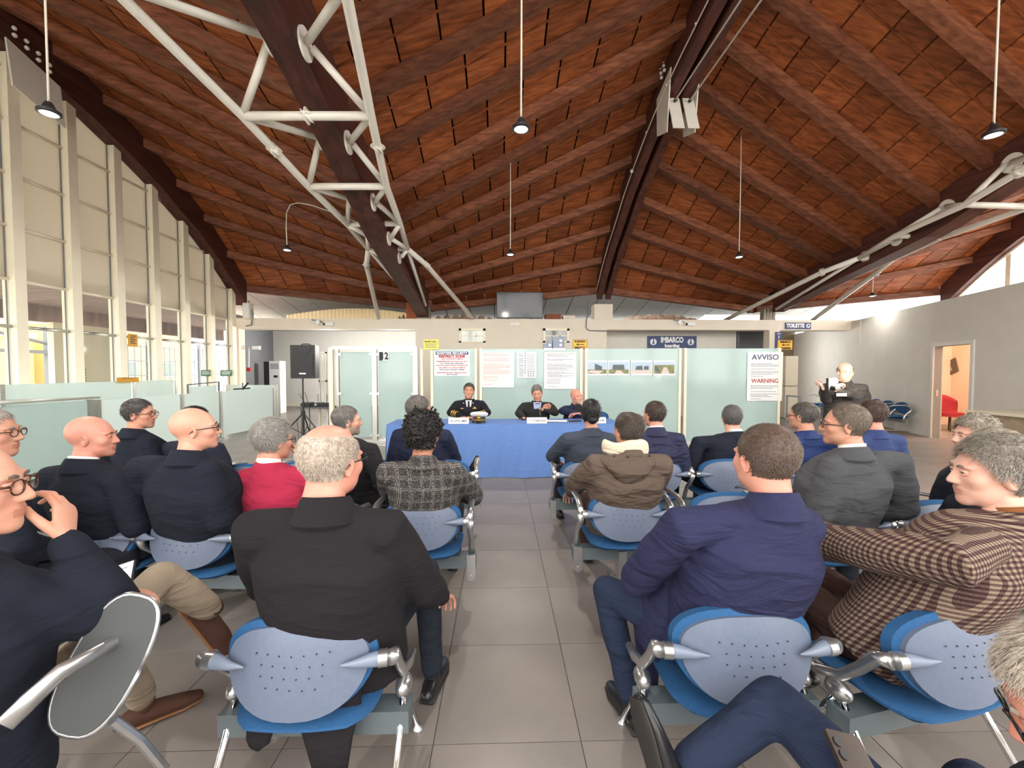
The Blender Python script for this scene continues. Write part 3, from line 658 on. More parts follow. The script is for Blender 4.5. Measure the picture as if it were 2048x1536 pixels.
for pa, pb in ((867, 950), (965, 1161), (1175, 1361), (1376, 1565)):
    a, b = ppt(pa), ppt(pb); a = np.array([*a, 0]); b = np.array([*b, 0]); n = pn*.006
    obj('glass_panel', MB().hexa(np.array([a-n+Uz*.06, b-n+Uz*.06, b+n+Uz*.06, a+n+Uz*.06, a-n+Uz*(PH-.01), b-n+Uz*(PH-.01), b+n+Uz*(PH-.01), a+n+Uz*(PH-.01)])), M_frost, part)
    obj('bottom_channel', MB().hexa(np.array([a-n*3, b-n*3, b+n*3, a+n*3, a-n*3+Uz*.07, b-n*3+Uz*.07, b+n*3+Uz*.07, a+n*3+Uz*.07])), M_chan, part)
dr = thing('glass_doors', 'pair of frosted glass doors in an aluminium frame with the number 12', 'door', (-2.6, 8.85, 0))
for px, w_ in ((667, .09), (680, .05), (752, .1), (833, .09)): post(px, w_, 2.02, M_alu if px != 667 else M_cream, dr)
a, b = ppt(668), ppt(836); a = np.array([*a, 0]); b = np.array([*b, 0]); n = pn*.03
for z0, z1 in ((1.98, 2.05), (.0, .06)):
    obj('frame_rail', MB().hexa(np.array([a-n+Uz*z0, b-n+Uz*z0, b+n+Uz*z0, a+n+Uz*z0, a-n+Uz*z1, b-n+Uz*z1, b+n+Uz*z1, a+n+Uz*z1])), M_alu, dr)
for pa, pb in ((685, 745), (759, 826)):
    a, b = ppt(pa), ppt(pb); a = np.array([*a, 0]); b = np.array([*b, 0]); n = pn*.005
    lf = obj('door_leaf', MB().hexa(np.array([a-n+Uz*.12, b-n+Uz*.12, b+n+Uz*.12, a+n+Uz*.12, a-n+Uz*1.93, b-n+Uz*1.93, b+n+Uz*1.93, a+n+Uz*1.93])), M_frost, dr)
    for q in (a, b):
        for z in (.16, 1.05, 1.88): c = q-pn*.02+Uz*z; obj('patch_fitting', MB().box(c-(.03, .02, .025), c+(.03, .02, .025)), M_silver, lf)
c = ppt(771); o = np.array([c[0], c[1], 1.84])-pn*.015
nm = thing('number_plate', 'small white plate with black number 12 on the right glass door', 'sign', tuple(o))
obj('plate', MB().prism([(-.1, -.09), (.1, -.09), (.1, .09), (-.1, .09)], o, pdir, Uz, pn*.004), M_white, nm)
obj('dark_half', MB().prism([(-.1, -.09), (-.035, -.09), (-.035, .09), (-.1, .09)], o-pn*.002, pdir, Uz, pn*.002), M_ink, nm)
lettering(nm, o-pn*.003, pdir, Uz, [('12', .01, 0, .2, M_ink, .14, .008)])
def poster(name, label, pa, pb, title, rects, m=M_white, lm=M_inkgrey, cat='notice', off=.02, border=None):
    c0 = ppt(pa[0]); c1 = ppt(pb[0]); ym = (c0[1]+c1[1])/2
    a = at(pa[0], pa[1], ym-off); b = at(pb[0], pb[1], ym-off); w_, h_ = b[0]-a[0], a[2]-b[2]
    o = np.array([(a[0]+b[0])/2, ym-off-.01, (a[2]+b[2])/2]); t = thing(name, label, cat, tuple(o-(0, 0, h_/2)))
    obj('sheet', MB().prism([(-w_/2, -h_/2), (w_/2, -h_/2), (w_/2, h_/2), (-w_/2, h_/2)], o, pdir, Uz, pn*.006), m, t)
    if border:
        e = .015
        for q in ((-.5, -.5, .5, -.5+e/h_), (-.5, .5-e/h_, .5, .5), (-.5, -.5, -.5+e/w_, .5), (.5-e/w_, -.5, .5, .5)):
            obj('border', MB().prism([(q[0]*w_, q[1]*h_), (q[2]*w_, q[1]*h_), (q[2]*w_, q[3]*h_), (q[0]*w_, q[3]*h_)], o-pn*.003, pdir, Uz, pn*.003), border, t)
    if title: lettering(t, o-pn*.003, pdir, Uz, [(s, a_*w_, b_*h_, sz*h_, mm, (wd*w_ if wd else None), bo) for s, a_, b_, sz, mm, wd, bo in title])
    if rects: lines(t, o-pn*.003, pdir, Uz, [(r[0]*w_, r[1]*h_, r[2]*w_, r[3]*h_) for r in rects], lm)
    return t, o, w_, h_
def para(b0, n, step, th, seed, l=-.4, r=.42, hang=0):
    rr = random.Random(seed); out = []
    for k in range(n):
        b = b0-k*step; xr = r-(rr.random()*.35 if rr.random() < .35 else rr.random()*.04)
        x = l
        while x < xr-.02:                      # word sized dashes
            wl = .02+rr.random()*.06; out.append((x, b, min(x+wl, xr), b+th)); x += wl+.012
    return out
t, o, w_, h_ = poster('security_notice', 'white MARITIME SECURITY restrict zone notice above the officer', (868, 702), (940, 752),
    [('MARITIME SECURITY', 0, .41, .13, M_white, .86, .002), ('RESTRICT ZONE', 0, .28, .13, M_inkred, .74, .004), ('AREA OF SECURITY LIMITED', 0, .18, .07, M_inkred, .62, .001),
     ('PASSENGERS AND CARS ON ROAD ONLY', 0, .08, .065, M_inkred, .88, .001), ('ALL VEHICLES CHECKED', 0, .0, .065, M_navyink, .66, .001), ('NONE FOR THE AREA WITHOUT AUTHORIZATION', 0, -.08, .065, M_inkred, .9, .001),
     ('WILL INSPECT ALL CARS IN HARBOUR', 0, -.17, .065, M_inkred, .76, .001), ('PORT FACILITY SECURITY OFFICER', 0, -.25, .06, M_navyink, .7, .001), ('MARITIME SECURITY REGULATIONS', 0, -.37, .065, M_inkred, .84, .001), ('ISPS CODE', 0, -.44, .055, M_navyink, .3, .001)], None)
obj('title_band', MB().prism([(-.46*w_, .35*h_), (.46*w_, .35*h_), (.46*w_, .48*h_), (-.46*w_, .48*h_)], o-pn*.001, pdir, Uz, pn*.001), M_navyink, t)
poster('notice_board', 'large white notice with pale red text between officer and speaker', (960, 703), (1028, 775), None, para(.44, 3, .032, .012, 1)+para(.3, 3, .032, .012, 2)+para(.15, 5, .032, .012, 3)+para(-.03, 4, .032, .012, 4)+para(-.2, 4, .035, .012, 5, r=.05)+para(-.42, 1, .03, .012, 6, r=-.1), m=mat('pinkish card', lin(236, 226, 222), .6), lm=M_inkpink, border=M_white)
poster('pictogram_sheet', 'narrow pale sheet of small symbols above the speaker', (1034, 704), (1073, 756), None, para(.44, 24, .038, .012, 7, r=-.14)+[(-.12+.0*k, .44-k*.095, -.04, .49-k*.095-.02) for k in range(9)]+para(.44, 14, .05, .01, 8, l=.02, r=.42)+[(.05+.13*i, -.28-.08*j, .11+.13*i, -.24-.08*j) for i in range(3) for j in range(3)], m=mat('greyish card', lin(216, 218, 224), .6), lm=M_inkgrey)
poster('notice_board', 'large white notice with grey text right of the speaker', (1088, 704), (1152, 778), None, para(.44, 3, .032, .012, 11)+para(.3, 2, .032, .012, 12)+para(.17, 6, .032, .012, 13)+para(-.05, 5, .032, .012, 14)+para(-.24, 4, .04, .012, 15, r=.02)+para(-.44, 1, .03, .012, 16, r=.0), lm=M_inkgrey, border=mat('light frame', lin(214, 212, 204), .5))
t, o, w_, h_ = poster('warning_notice', 'tall white AVVISO WARNING notice at the right end of the partition', (1496, 704), (1562, 802), [('AVVISO', 0, .39, .15, M_navyink, .76, .002), ('WARNING', 0, -.09, .12, M_inkred, .76, .002)],
    para(.26, 3, .028, .009, 21)+para(.15, 1, .03, .009, 22, r=.3)+para(.1, 3, .028, .009, 23)+para(.0, 1, .03, .009, 24, r=-.0)+para(-.19, 3, .028, .009, 25)+para(-.31, 1, .03, .009, 26, r=.35)+para(-.36, 3, .028, .009, 27)+para(-.46, 1, .03, .009, 28, r=-.05), border=M_alu)
M_psky = mat('print sky', lin(178, 196, 214), .5); M_pgrass = mat('print grass', lin(124, 128, 84), .5, noise=.3, nscale=30); M_pbld = mat('print building', lin(86, 96, 100), .5); M_ppave = mat('print paving', lin(206, 190, 184), .5, noise=.15, nscale=40)
dsc = ['green lawn and a grey block', 'a wide grey block behind shrubs', 'a dark grey block on bare paving', 'an aerial view of lawns and a plaza']
ord_ = ['first', 'second', 'third', 'fourth']
for i, (xa, xb) in enumerate(((1173, 1214), (1216, 1258), (1262, 1304), (1307, 1349))):
    t, o, w_, h_ = poster('printed_picture', '%s print from the left on the partition, %s' % (ord_[i], dsc[i]), (xa, 721), (xb, 751), None, None, cat='picture', m=M_white)
    def pr_(poly, m, k, nm='print_area'): obj(nm, MB().prism([(x*w_, z*h_) for x, z in poly], o-pn*.0015*k, pdir, Uz, pn*.001), m, t)
    pr_([(-.47, -.38), (.47, -.38), (.47, .4), (-.47, .4)], M_psky, 1)
    pr_([(-.47, -.38), (.47, -.38), (.47, -.1 if i < 3 else .2), (-.47, -.1 if i < 3 else .2)], (M_pgrass, M_pgrass, M_ppave, M_pgrass)[i], 2)
    pr_([[(-.1, -.12), (.25, -.12), (.25, .1), (-.1, .3)], [(-.3, -.1), (.28, -.1), (.24, .22), (-.26, .22)], [(-.3, -.12), (.05, -.14), (.02, .16), (-.25, .12)], [(-.15, -.38), (.25, -.38), (.12, .05), (-.02, .05)]][i], M_pbld if i < 3 else M_ppave, 3)
    pr_([[(-.47, -.3), (.1, -.38), (.3, -.2), (-.3, -.14)], [(-.2, -.38), (.25, -.38), (.1, -.16), (-.1, -.16)], [(.1, -.12), (.32, -.12), (.32, .14), (.1, .12)], [(-.45, .1), (-.3, .12), (-.2, -.3), (-.4, -.2)]][i], (M_ppave, M_ppave, M_pbld, M_pbld)[i], 4)
# boxes on top of the partition
for i, (px, hh) in enumerate(((1092, .1), (1100, .17), (1118, .25))):
    c = ppt(px); t = thing('control_box', ('smallest', 'middle', 'tallest')[i]+' grey control box in the row above the partition by the right high window', 'box', (c[0], c[1]+.1, 2.0))
    wd = (.045, .05, .12)[i]; obj('casing', MB().box((c[0]-wd, c[1]+.03, 2.0), (c[0]+wd, c[1]+.2, 2.0+hh)), M_shell2, t); obj('support_bar', MB().box((c[0]-wd, c[1]-.03, 1.96), (c[0]+wd, c[1]+.2, 2.0)), M_alu, t)
    for z in (.07, .16):
        if z < hh-.04: obj('dial', MB().lathe([(.028, -.01), (.028, .005)], (c[0]+.04 if wd > .1 else c[0], c[1]+.025, 2.0+z), 14, 'y'), M_white, t)

# ================================================================== RIGHT WALL AND DOOR
ra, rb = np.array([9.85, 9.06, 0]), np.array([10.55, 11.13, 0]); rd = (rb-ra)/np.linalg.norm(rb-ra); rn = np.array([rd[1], -rd[0], 0])   # rn points away from the hall
def rp(s_, z=0, n=0): return ra+rd*s_+rn*n+Uz*z
# door opening along s
def rs(px):
    k = (px-1001)/FPX; return (k*ra[1]-ra[0])/(rd[0]-k*rd[1])
d0, d1 = rs(1972), rs(1893); dz = 2.08
def slab(s0, s1, z0, z1, m=None, n0=0, n1=.14): return MB().hexa(np.array([rp(s0, z0, n0), rp(s1, z0, n0), rp(s1, z0, n1), rp(s0, z0, n1), rp(s0, z1, n0), rp(s1, z1, n0), rp(s1, z1, n1), rp(s0, z1, n1)]))
wr = MB()
for q in ((-6, d0, 0, 3.1), (d1, 3.45, 0, 3.1), (d0, d1, dz, 3.1)): m_ = slab(*q); wr.add(m_.arr(), m_.f)
struct('wall_right', wr, M_wallr)
tr = MB()
for q in ((d0-.08, d0, 0, dz+.08), (d1, d1+.08, 0, dz+.08), (d0, d1, dz, dz+.08)): m_ = slab(*q, n0=-.03, n1=.16); tr.add(m_.arr(), m_.f)
dd = struct('door_1', tr, mat('white door frame', lin(216, 214, 208), .5))
obj('strike_plate', slab(d1-.012, d1, .95, 1.1, n0=.04, n1=.08), M_silver, dd)
M_peach = mat('peach wall', lin(232, 202, 176), .8, noise=.03, nscale=3)
bk = MB()
for q in ((-1.8, 3.2, 0, 2.9, 2.0, 2.1), (-1.8, -1.7, 0, 2.9, .14, 2.0), (3.1, 3.2, 0, 2.9, .14, 2.0), (-1.8, 3.2, 2.85, 2.9, .14, 2.1)): m_ = slab(q[0], q[1], q[2], q[3], n0=q[4], n1=q[5]); bk.add(m_.arr(), m_.f)
struct('wall_side_room', bk, M_peach)
ld = bpy.data.lights.new('side_room_fill', 'POINT'); ld.energy = 75; ld.color = (1, .93, .84); ld.shadow_soft_size = .25  # fill light added to brighten the side room, without a fitting
lo = bpy.data.objects.new('side_room_fill', ld); COL.objects.link(lo); lo.location = tuple(rp(.3, 2.45, 1.0))
# framed picture tilted, red chair
t = thing('framed_picture', 'small tilted dark picture on the peach wall of the side room', 'picture', tuple(rp(-.35, 1.55, 1.98))); ang = -.35



# find where pixel column 1921 meets the back wall of the side room
A_ = ra+rn*1.99; k_ = (1921-1001)/FPX; s_b = (k_*A_[1]-A_[0])/(rd[0]-k_*rd[1]); C_ = A_+rd*s_b; C_[2] = CH+(740-740)/FPX*C_[1]+.02
u_ = rd*math.cos(ang)+Uz*math.sin(ang); v_ = -rd*math.sin(ang)+Uz*math.cos(ang)
obj('frame', MB().prism([(-.4, -.2), (.4, -.2), (.4, .2), (-.4, .2)], C_, u_, v_, -rn*.02), mat('brown frame', lin(96, 82, 66), .6), t)
obj('print', MB().prism([(-.22, -.1), (.16, -.14), (.24, .08), (-.16, .12)], C_-rn*.022, u_, v_, -rn*.002), mat('pale print', lin(186, 176, 156), .6, noise=.3, nscale=20), t)
A2 = ra+rn*1.1; k_ = (1930-1001)/FPX; s_c = (k_*A2[1]-A2[0])/(rd[0]-k_*rd[1]); C2 = A2+rd*s_c
t = thing('red_chair', 'dark red upholstered tub chair inside the side room doorway', 'chair', tuple(C2), 0)
M_redu = mat('red upholstery', lin(146, 26, 34), .8)
V = []; F = []; n = 14
for i in range(n+1):
    a = -1.25+2.5*i/n
    for z, r in ((.42, .24), (.6, .28), (.8, .3), (.92, .27)):
        hz = z-(.16*abs(a/1.25)**2 if z > .5 else 0); V.append((C2[0]+math.sin(a)*r, C2[1]+.12+math.cos(a)*r*.8-.1, hz)); V.append((C2[0]+math.sin(a)*(r+.04), C2[1]+.12+math.cos(a)*(r*.8+.04)-.1, hz))
for i in range(n):
    for j in range(3):
        q = i*8+j*2; F += [(q, q+2, q+10, q+8), (q+1, q+9, q+11, q+3)]
    q = i*8; F += [(q+6, q+7, q+15, q+14)]
obj('backrest', MB().add(V, F), M_redu, t, smooth=True)
obj('seat', MB().tube([(C2[0], C2[1], .38), (C2[0], C2[1], .48)], [(.26, .26), (.25, .25)], 18), M_redu, t)
for a in range(4): obj('leg', MB().tube([(C2[0]+.15*math.cos(a*PI/2+.8), C2[1]+.15*math.sin(a*PI/2+.8), .38), (C2[0]+.24*math.cos(a*PI/2+.8), C2[1]+.24*math.sin(a*PI/2+.8), 0)], .014, 8), M_black, t)
# far right glazing above the wall, under the far right beam
hw = MB(); hw.box((14.5, 2, 0), (14.6, 13, 3.4)); hwo = struct('wall_far_right', hw, M_wall)
for y in np.arange(4, 13.1, 1.25): obj('mullion', MB().box((14.45, y-.06, 3.0), (14.58, y+.06, ztop(y))), M_cream, hwo)
for k in range(9): obj('sloping_trim', MB().hexa(np.array([(14.42, 4+k, ztop(4+k)-.12), (14.58, 4+k, ztop(4+k)-.12), (14.58, 5+k, ztop(5+k)-.12), (14.42, 5+k, ztop(5+k)-.12), (14.42, 4+k, ztop(4+k)), (14.58, 4+k, ztop(4+k)), (14.58, 5+k, ztop(5+k)), (14.42, 5+k, ztop(5+k))])), M_cream, hwo)

# ================================================================== OUTSIDE
struct('ground_outside', MB().box((-60, -30, -.3), (-8.4, 60, -.12)), mat('pale concrete yard', lin(206, 200, 188), .9, noise=.06, nscale=2))
struct('ground_rear', MB().box((-8.4, -30, -.3), (40, -4, -.12)), MATS['pale concrete yard'])
struct('canopy_outside', MB().box((-11.2, -4, 3.12), (-8.3, 17, 3.3)).box((-11.3, -4, 2.72), (-11.1, 17, 3.3)), mat('weathered red brown fascia', lin(134, 108, 100), .85, noise=.3, nscale=1.6, stretch=(1, 4, .6)))
M_yel = mat('yellow render', lin(236, 196, 120), .8, noise=.05, nscale=2); M_pal = mat('pale stone', lin(226, 214, 186), .8)
def building(label, x0, y0, x1, y1, h, m, wins=(), par=.3):
    t = thing('building', label, 'building', ((x0+x1)/2, (y0+y1)/2, 0))
    obj('walls', MB().box((x0, y0, -.1), (x1, y1, h)), m, t); obj('parapet', MB().box((x0-.15, y0-.15, h), (x1+.15, y1+.15, h+par)), M_pal, t)
    for (ya, yb, za, zb) in wins:
        w_ = obj('window', MB().box((x1, ya, za), (x1+.06, yb, zb)), M_alu, t); obj('pane', MB().box((x1+.05, ya+.08, za+.08), (x1+.08, yb-.08, zb-.08)), mat('dark pane', lin(96, 108, 100), .1), w_)
    return t
building('low yellow building seen through the leftmost glazing bays', -40, 14, -30, 27.5, 3.6, M_yel, [(16, 19, .4, 1.6), (20.5, 23.5, .4, 1.6)])
building('taller yellow block seen through the second and third glazing bays', -36, 28.5, -27, 36, 4.6, M_yel, [(29.5, 31.5, 1, 2.2), (33, 35, 1, 2.2)])
t = thing('vent_wall', 'pale free standing wall panel with a louvred vent outside the fourth glazing bay', 'wall', (-11, 11.6, 0))
obj('panel', MB().box((-10.9, 10.3, -.1), (-10.75, 11.9, 2.7)), M_pal, t)
for k in range(8): obj('louvre', MB().box((-10.76, 10.6, 1.05+k*.07), (-10.7, 11.0, 1.09+k*.07)), M_inkgrey, t)
t = thing('yard_fence', 'tall grey grid fence outside the far glazing bays', 'fence', (-14, 22, 0))
mbf = MB()
for k in range(60): mbf.box((-15, 15+k*.3, 0), (-14.97, 15.03+k*.3, 2.6))
for z in (.1, .7, 1.3, 1.9, 2.5): mbf.box((-15.01, 15, z), (-14.96, 33, z+.05))
obj('mesh_bars', mbf, M_grey, t, stuff=True)
for k in range(7): obj('fence_post', MB().box((-15.05, 15+k*3, -.1), (-14.92, 15.1+k*3, 2.8)), M_grey, t)
t = thing('lamp_mast', 'grey outdoor mast with slanting stay outside the second glazing bay', 'mast', (-14, 12.9, 0))
obj('mast', MB().box((-14.1, 13.2, -.1), (-13.9, 13.4, 2.9)), M_grey, t); obj('stay', MB().tube([(-14, 10.8, 2.85), (-14, 13.3, 2.35)], .05, 6), M_grey, t); obj('arm', MB().box((-14.1, 10.9, 2.05), (-13.9, 14.6, 2.15)), M_grey, t)

# ================================================================== LEFT GLASS BARRIERS
def barrier(label, pts, h, name='glass_barrier', low=.06, post_h=None, glass=None):
    t = thing(name, label, 'barrier', (*pts[len(pts)//2][:2], 0))
    for i, p in enumerate(pts):
        x, y = p; obj('post', MB().box((x-.03, y-.03, 0), (x+.03, y+.03, (post_h or h)+.01)), M_alu, t); obj('foot_plate', MB().lathe([(.07, 0), (.07, .015), (.04, .03)], (x, y, 0), 14), M_alu, t)
    for (xa, ya), (xb, yb) in zip(pts[:-1], pts[1:]):
        d = np.array([xb-xa, yb-ya, 0]); d /= np.linalg.norm(d); n = np.array([-d[1], d[0], 0])*.006; a = np.array([xa, ya, 0])+d*.05; b = np.array([xb, yb, 0])-d*.05
        obj('glass_panel', MB().hexa(np.array([a-n+Uz*low, b-n+Uz*low, b+n+Uz*low, a+n+Uz*low, a-n+Uz*h, b-n+Uz*h, b+n+Uz*h, a+n+Uz*h])), glass or M_frost2, t)
    return t
barrier('pale frosted glass barrier with steel posts running to the far left recess', [(-6.36, 6.7), (-6.34, 8.4), (-6.32, 9.5), (-6.1, 11.3)], 1.07)
cb = barrier('grey glass counter front with an aluminium post at the left edge of the hall', [(-6.42, 4.2), (-6.4, 5.15), (-6.38, 6.6)], 1.08, 'counter', glass=M_frost)
obj('counter_top', MB().prism([(-6.46, 2.9), (-6.36, 2.9), (-6.36, 6.75), (-7.05, 6.0), (-7.05, 2.9)], (0, 0, 1.1), (1, 0, 0), (0, 1, 0), (0, 0, .03)), M_alu, cb)
obj('return_panel', MB().box((-7.0, 3.0, .06), (-6.45, 3.02, 1.08)), M_frost, cb)
barrier('taller frosted glass barrier close to the left glazed wall', [(-7.45, 3.2), (-7.42, 6.35), (-7.4, 8.55), (-7.38, 9.6)], 1.33)
barrier('frosted barrier section crossing in front of the far recess', [(-7.9, 12.2), (-6.4, 12.0)], 1.12)
t = thing('handrail_gate', 'dark framed glass gate standing between the two glass barriers', 'gate', (-7.3, 10.6, 0))
obj('frame', MB().tube([(-7.4, 10.0, 0), (-7.4, 10.0, 1.2), (-7.35, 11.0, 1.24), (-7.35, 11.0, 0)], .022, 8), M_grey, t); obj('pane', MB().box((-7.39, 10.05, .3), (-7.37, 10.95, 1.15)), M_frost2, t)
t = thing('music_stand', 'small black folded stand behind the glass barriers', 'stand', (-7.1, 11.6, 0))
obj('pole', MB().tube([(-7.1, 11.6, 0), (-7.1, 11.6, 1.2)], .012, 8), M_black, t); obj('arm', MB().tube([(-7.35, 11.6, 1.02), (-6.9, 11.6, 1.05)], .018, 8), M_black, t); obj('clamp', MB().tube([(-7.1, 11.6, 1.02), (-6.95, 11.6, 1.2)], .025, 8), M_black, t)
for k in range(3): obj('foot', MB().tube([(-7.1, 11.6, .2), (-7.1+.25*math.cos(k*2.1), 11.6+.25*math.sin(k*2.1), 0)], .01, 6), M_black, t)
def hang_sign(label, pa, pb, x, m, n=5):
    a, b = on_x(*pa, x), on_x(*pb, x); t = thing('notice', label, 'notice', tuple((a+b)/2))
    obj('sheet', MB().box((x-.01, a[1], b[2]), (x, b[1], a[2])), m, t)
    lines(t, np.array([x+.001, (a[1]+b[1])/2, (a[2]+b[2])/2]), np.array([0, 1.0, 0]), Uz, [(-.3*(b[1]-a[1]), (.3-.14*k)*(a[2]-b[2]), .3*(b[1]-a[1])-.03*(k % 2), (.36-.14*k)*(a[2]-b[2])) for k in range(n)], M_ink)
hang_sign('ochre notice fixed to a column of the left glazed wall', (256, 667), (276, 694), -7.97, mat('ochre card', lin(206, 150, 40), .6))
hang_sign('long low ochre strip sign on top of the glass barrier', (234, 755), (278, 764), -7.36, MATS['ochre card'], 1)
for i, (xa, xb, l) in enumerate(((402, 424, 'left'), (440, 463, 'right'))):
    a, b = on_x(xa, 740, -8.05), on_x(xb, 752, -8.05); t = thing('safety_sign', 'small green sign on the '+l+' glazed door at the far end of the left wall', 'sign', tuple((a+b)/2))
    obj('sheet', MB().box((-8.05, a[1], b[2]), (-8.04, b[1], a[2])), mat('green card', lin(52, 110, 72), .6), t)
    lines(t, np.array([-8.038, (a[1]+b[1])/2, (a[2]+b[2])/2]), np.array([0, 1.0, 0]), Uz, [(-.2, .02, .2, .04), (-.2, -.03, .15, -.01)], M_white)
# air conditioner, fire point, radiators
t = thing('air_conditioner', 'tall white floor standing air conditioner in the left recess', 'air conditioner', (-8.2, 15.2, 0)); a, b = at(538, 722, 15), at(561, 812, 15)
obj('cabinet', MB().box((a[0], 15, 0), (b[0], 15.4, a[2])), M_white, t); obj('side', MB().box((a[0]-.2, 15.02, 0), (a[0]-.005, 15.4, a[2]-.02)), M_black, t); obj('display', MB().box((b[0]-.22, 14.99, 1.28), (b[0]-.08, 15, 1.36)), M_ink, t)
for k in range(5): obj('grille_slat', MB().box((a[0]+.04, 14.985, a[2]-.12-k*.04), (b[0]-.04, 15, a[2]-.1-k*.04)), M_inkgrey, t)
t = thing('fire_alarm_point', 'small red alarm point on a white conduit on the dark recess wall', 'alarm', tuple(at(497, 739, 13.3)))
a = at(498, 739, 13.4); obj('box', MB().box(a-(.06, .03, .06), a+(.06, .03, .06)), mat('red plastic', lin(190, 40, 36), .4), t); obj('pipe', MB().tube([a+(0, 0, .06), at(498, 695, 13.4)], .018, 6), M_white, t); obj('unit', MB().box(at(504, 699, 13.4), at(518, 692, 13.4)+(0, .1, 0)), M_white, t)
t = thing('window_frame', 'tall narrow cream frame leaning at the left end of the glass partition', 'frame', (-3.95, 9.6, 0))
a, b = at(637, 704, 9.7), at(655, 818, 9.7)
for q in ((a[0], b[2], a[0]+.03, a[2]), (b[0]-.03, b[2], b[0], a[2]), (a[0], a[2]-.03, b[0], a[2]), (a[0], b[2], b[0], b[2]+.03), (a[0], (a[2]+b[2])/2-.03, b[0], (a[2]+b[2])/2+.01)): obj('frame_bar', MB().box((q[0], 9.68, q[1]), (q[2], 9.72, q[3])), M_cream, t)
for z0, z1 in ((b[2]+.03, (a[2]+b[2])/2-.03), ((a[2]+b[2])/2+.01, a[2]-.03)): obj('pane', MB().box((a[0]+.06, 9.69, z0), (b[0]-.06, 9.7, z1)), M_white, t)
obj('stile', MB().box((a[0]-.02, 9.7, 0), (a[0]+.02, 9.74, b[2]+.02)), M_cream, t); obj('stile', MB().box((b[0]-.02, 9.7, 0), (b[0]+.02, 9.74, b[2]+.02)), M_cream, t)
# loudspeaker, stand, table with mixer
SY = 9.1; sx_ = at(605, 724, SY)[0]
t = thing('loudspeaker', 'large black loudspeaker on top of the tripod stand', 'loudspeaker', (sx_, SY, 1.37))
a, b = at(580, 690, SY-.16), at(631, 757, SY-.16)
P = [(a[0], 0), (b[0], 0), (b[0]-.06, .34), (a[0]+.06, .34)]
obj('cabinet', MB().prism(P, (0, SY-.16, b[2]), (1, 0, 0), (0, 1, 0), (0, 0, a[2]-b[2])), M_black, t)
obj('grille', MB().box((a[0]+.04, SY-.175, b[2]+.07), (b[0]-.04, SY-.158, b[2]+.5)), M_blackg, t)
obj('horn', MB().prism([(a[0]+.06, .0), (b[0]-.06, 0), ((a[0]+b[0])/2+.09, -.16), ((a[0]+b[0])/2-.09, -.16)], (0, SY-.17, a[2]-.04), (1, 0, 0), (0, 0, 1), (0, .015, 0)), M_ink, t)
obj('badge', MB().box(((a[0]+b[0])/2-.07, SY-.18, b[2]+.09), ((a[0]+b[0])/2+.07, SY-.176, b[2]+.12)), M_alu, t)
obj('top_handle', MB().tube([(a[0]+.15, SY, a[2]), (a[0]+.2, SY, a[2]+.03), (b[0]-.2, SY, a[2]+.03), (b[0]-.15, SY, a[2])], .012, 6), M_black, t)
ZB = b[2]
t = thing('speaker_stand', 'black tripod speaker stand in front of the mixer table', 'stand', (sx_, SY, 0))
obj('pole', MB().tube([(sx_, SY, .12), (sx_, SY, .8)], .022, 10), M_black, t); obj('inner_pole', MB().tube([(sx_, SY, .78), (sx_, SY, ZB)], .016, 10), M_black, t)
obj('collar', MB().lathe([(.035, -.03), (.035, .03)], (sx_, SY, .8), 12), M_black, t); obj('knob', MB().ball((sx_-.05, SY, .8), .02, 8, 6), M_black, t); obj('hub', MB().lathe([(.04, -.04), (.04, .04)], (sx_, SY, .62), 12), M_black, t)
for k, a_ in enumerate((-2.9, -.25, 1.6)):
    e = np.array([sx_+.55*math.cos(a_), SY+.4*math.sin(a_), 0.01]); obj('leg', MB().tube([(sx_, SY, .62), e], .014, 8), M_black, t); obj('brace', MB().tube([(sx_, SY, .15), (np.array([sx_, SY, .62])+e)/2], .008, 6), M_black, t)
    obj('rubber_foot', MB().ball(e, .022, 8, 6), M_black, t)
t = thing('side_table', 'small dark table with bent tube legs behind the speaker stand', 'table', (sx_+.15, SY+.5, 0))
tx0, tx1, ty0, ty1 = sx_-.3, sx_+.5, SY+.3, SY+.8
obj('tabletop', MB().box((tx0, ty0, .68), (tx1, ty1, .71)), M_grey, t)
for x in (tx0+.08, tx1-.08):
    for y in (ty0+.05, ty1-.05): obj('leg', MB().tube([(x, y, .68), (x+(.02 if x < sx_ else -.02), y, .35), (x, y, 0)], .013, 8), M_grey, t, smooth=True)
for i, (x0, l) in enumerate(((sx_-.22, 'left'), (sx_+.05, 'right'))):
    u = thing('audio_unit', 'small black audio unit, the '+l+' one on the side table', 'audio unit', (x0+.1, ty0+.2, .71))
    obj('case', MB().box((x0, ty0+.08, .712), (x0+.18+.16*i, ty0+.32, .81)), M_black, u)
    obj('dial', MB().lathe([(.03, -.008), (.03, .004)], (x0+.05, ty0+.075, .765), 12, 'y'), M_alu, u)
    if i: [obj('antenna', MB().tube([(x0+.05+.2*k, ty0+.2, .81), (x0+.05+.2*k, ty0+.2, 1.0)], .006, 6), M_black, u) for k in range(2)]
tag(obj('cable', MB().tube([(sx_-.15, ty0+.1, .8), (sx_-.22, ty0, 1.0), (sx_-.1, ty0, 1.05), (sx_-.08, ty0+.1, .81)], .006, 6), M_black, smooth=True), 'black cable looping up from the left audio unit', 'cable')
tag(obj('cable', MB().tube([(sx_-.2, ty0+.2, .7), (sx_-.26, ty0-.05, .4), (sx_-.2, ty0-.1, .02), (sx_+.1, ty0-.12, .01)], .006, 6), M_black, smooth=True), 'black cable hanging from the side table to the floor', 'cable')

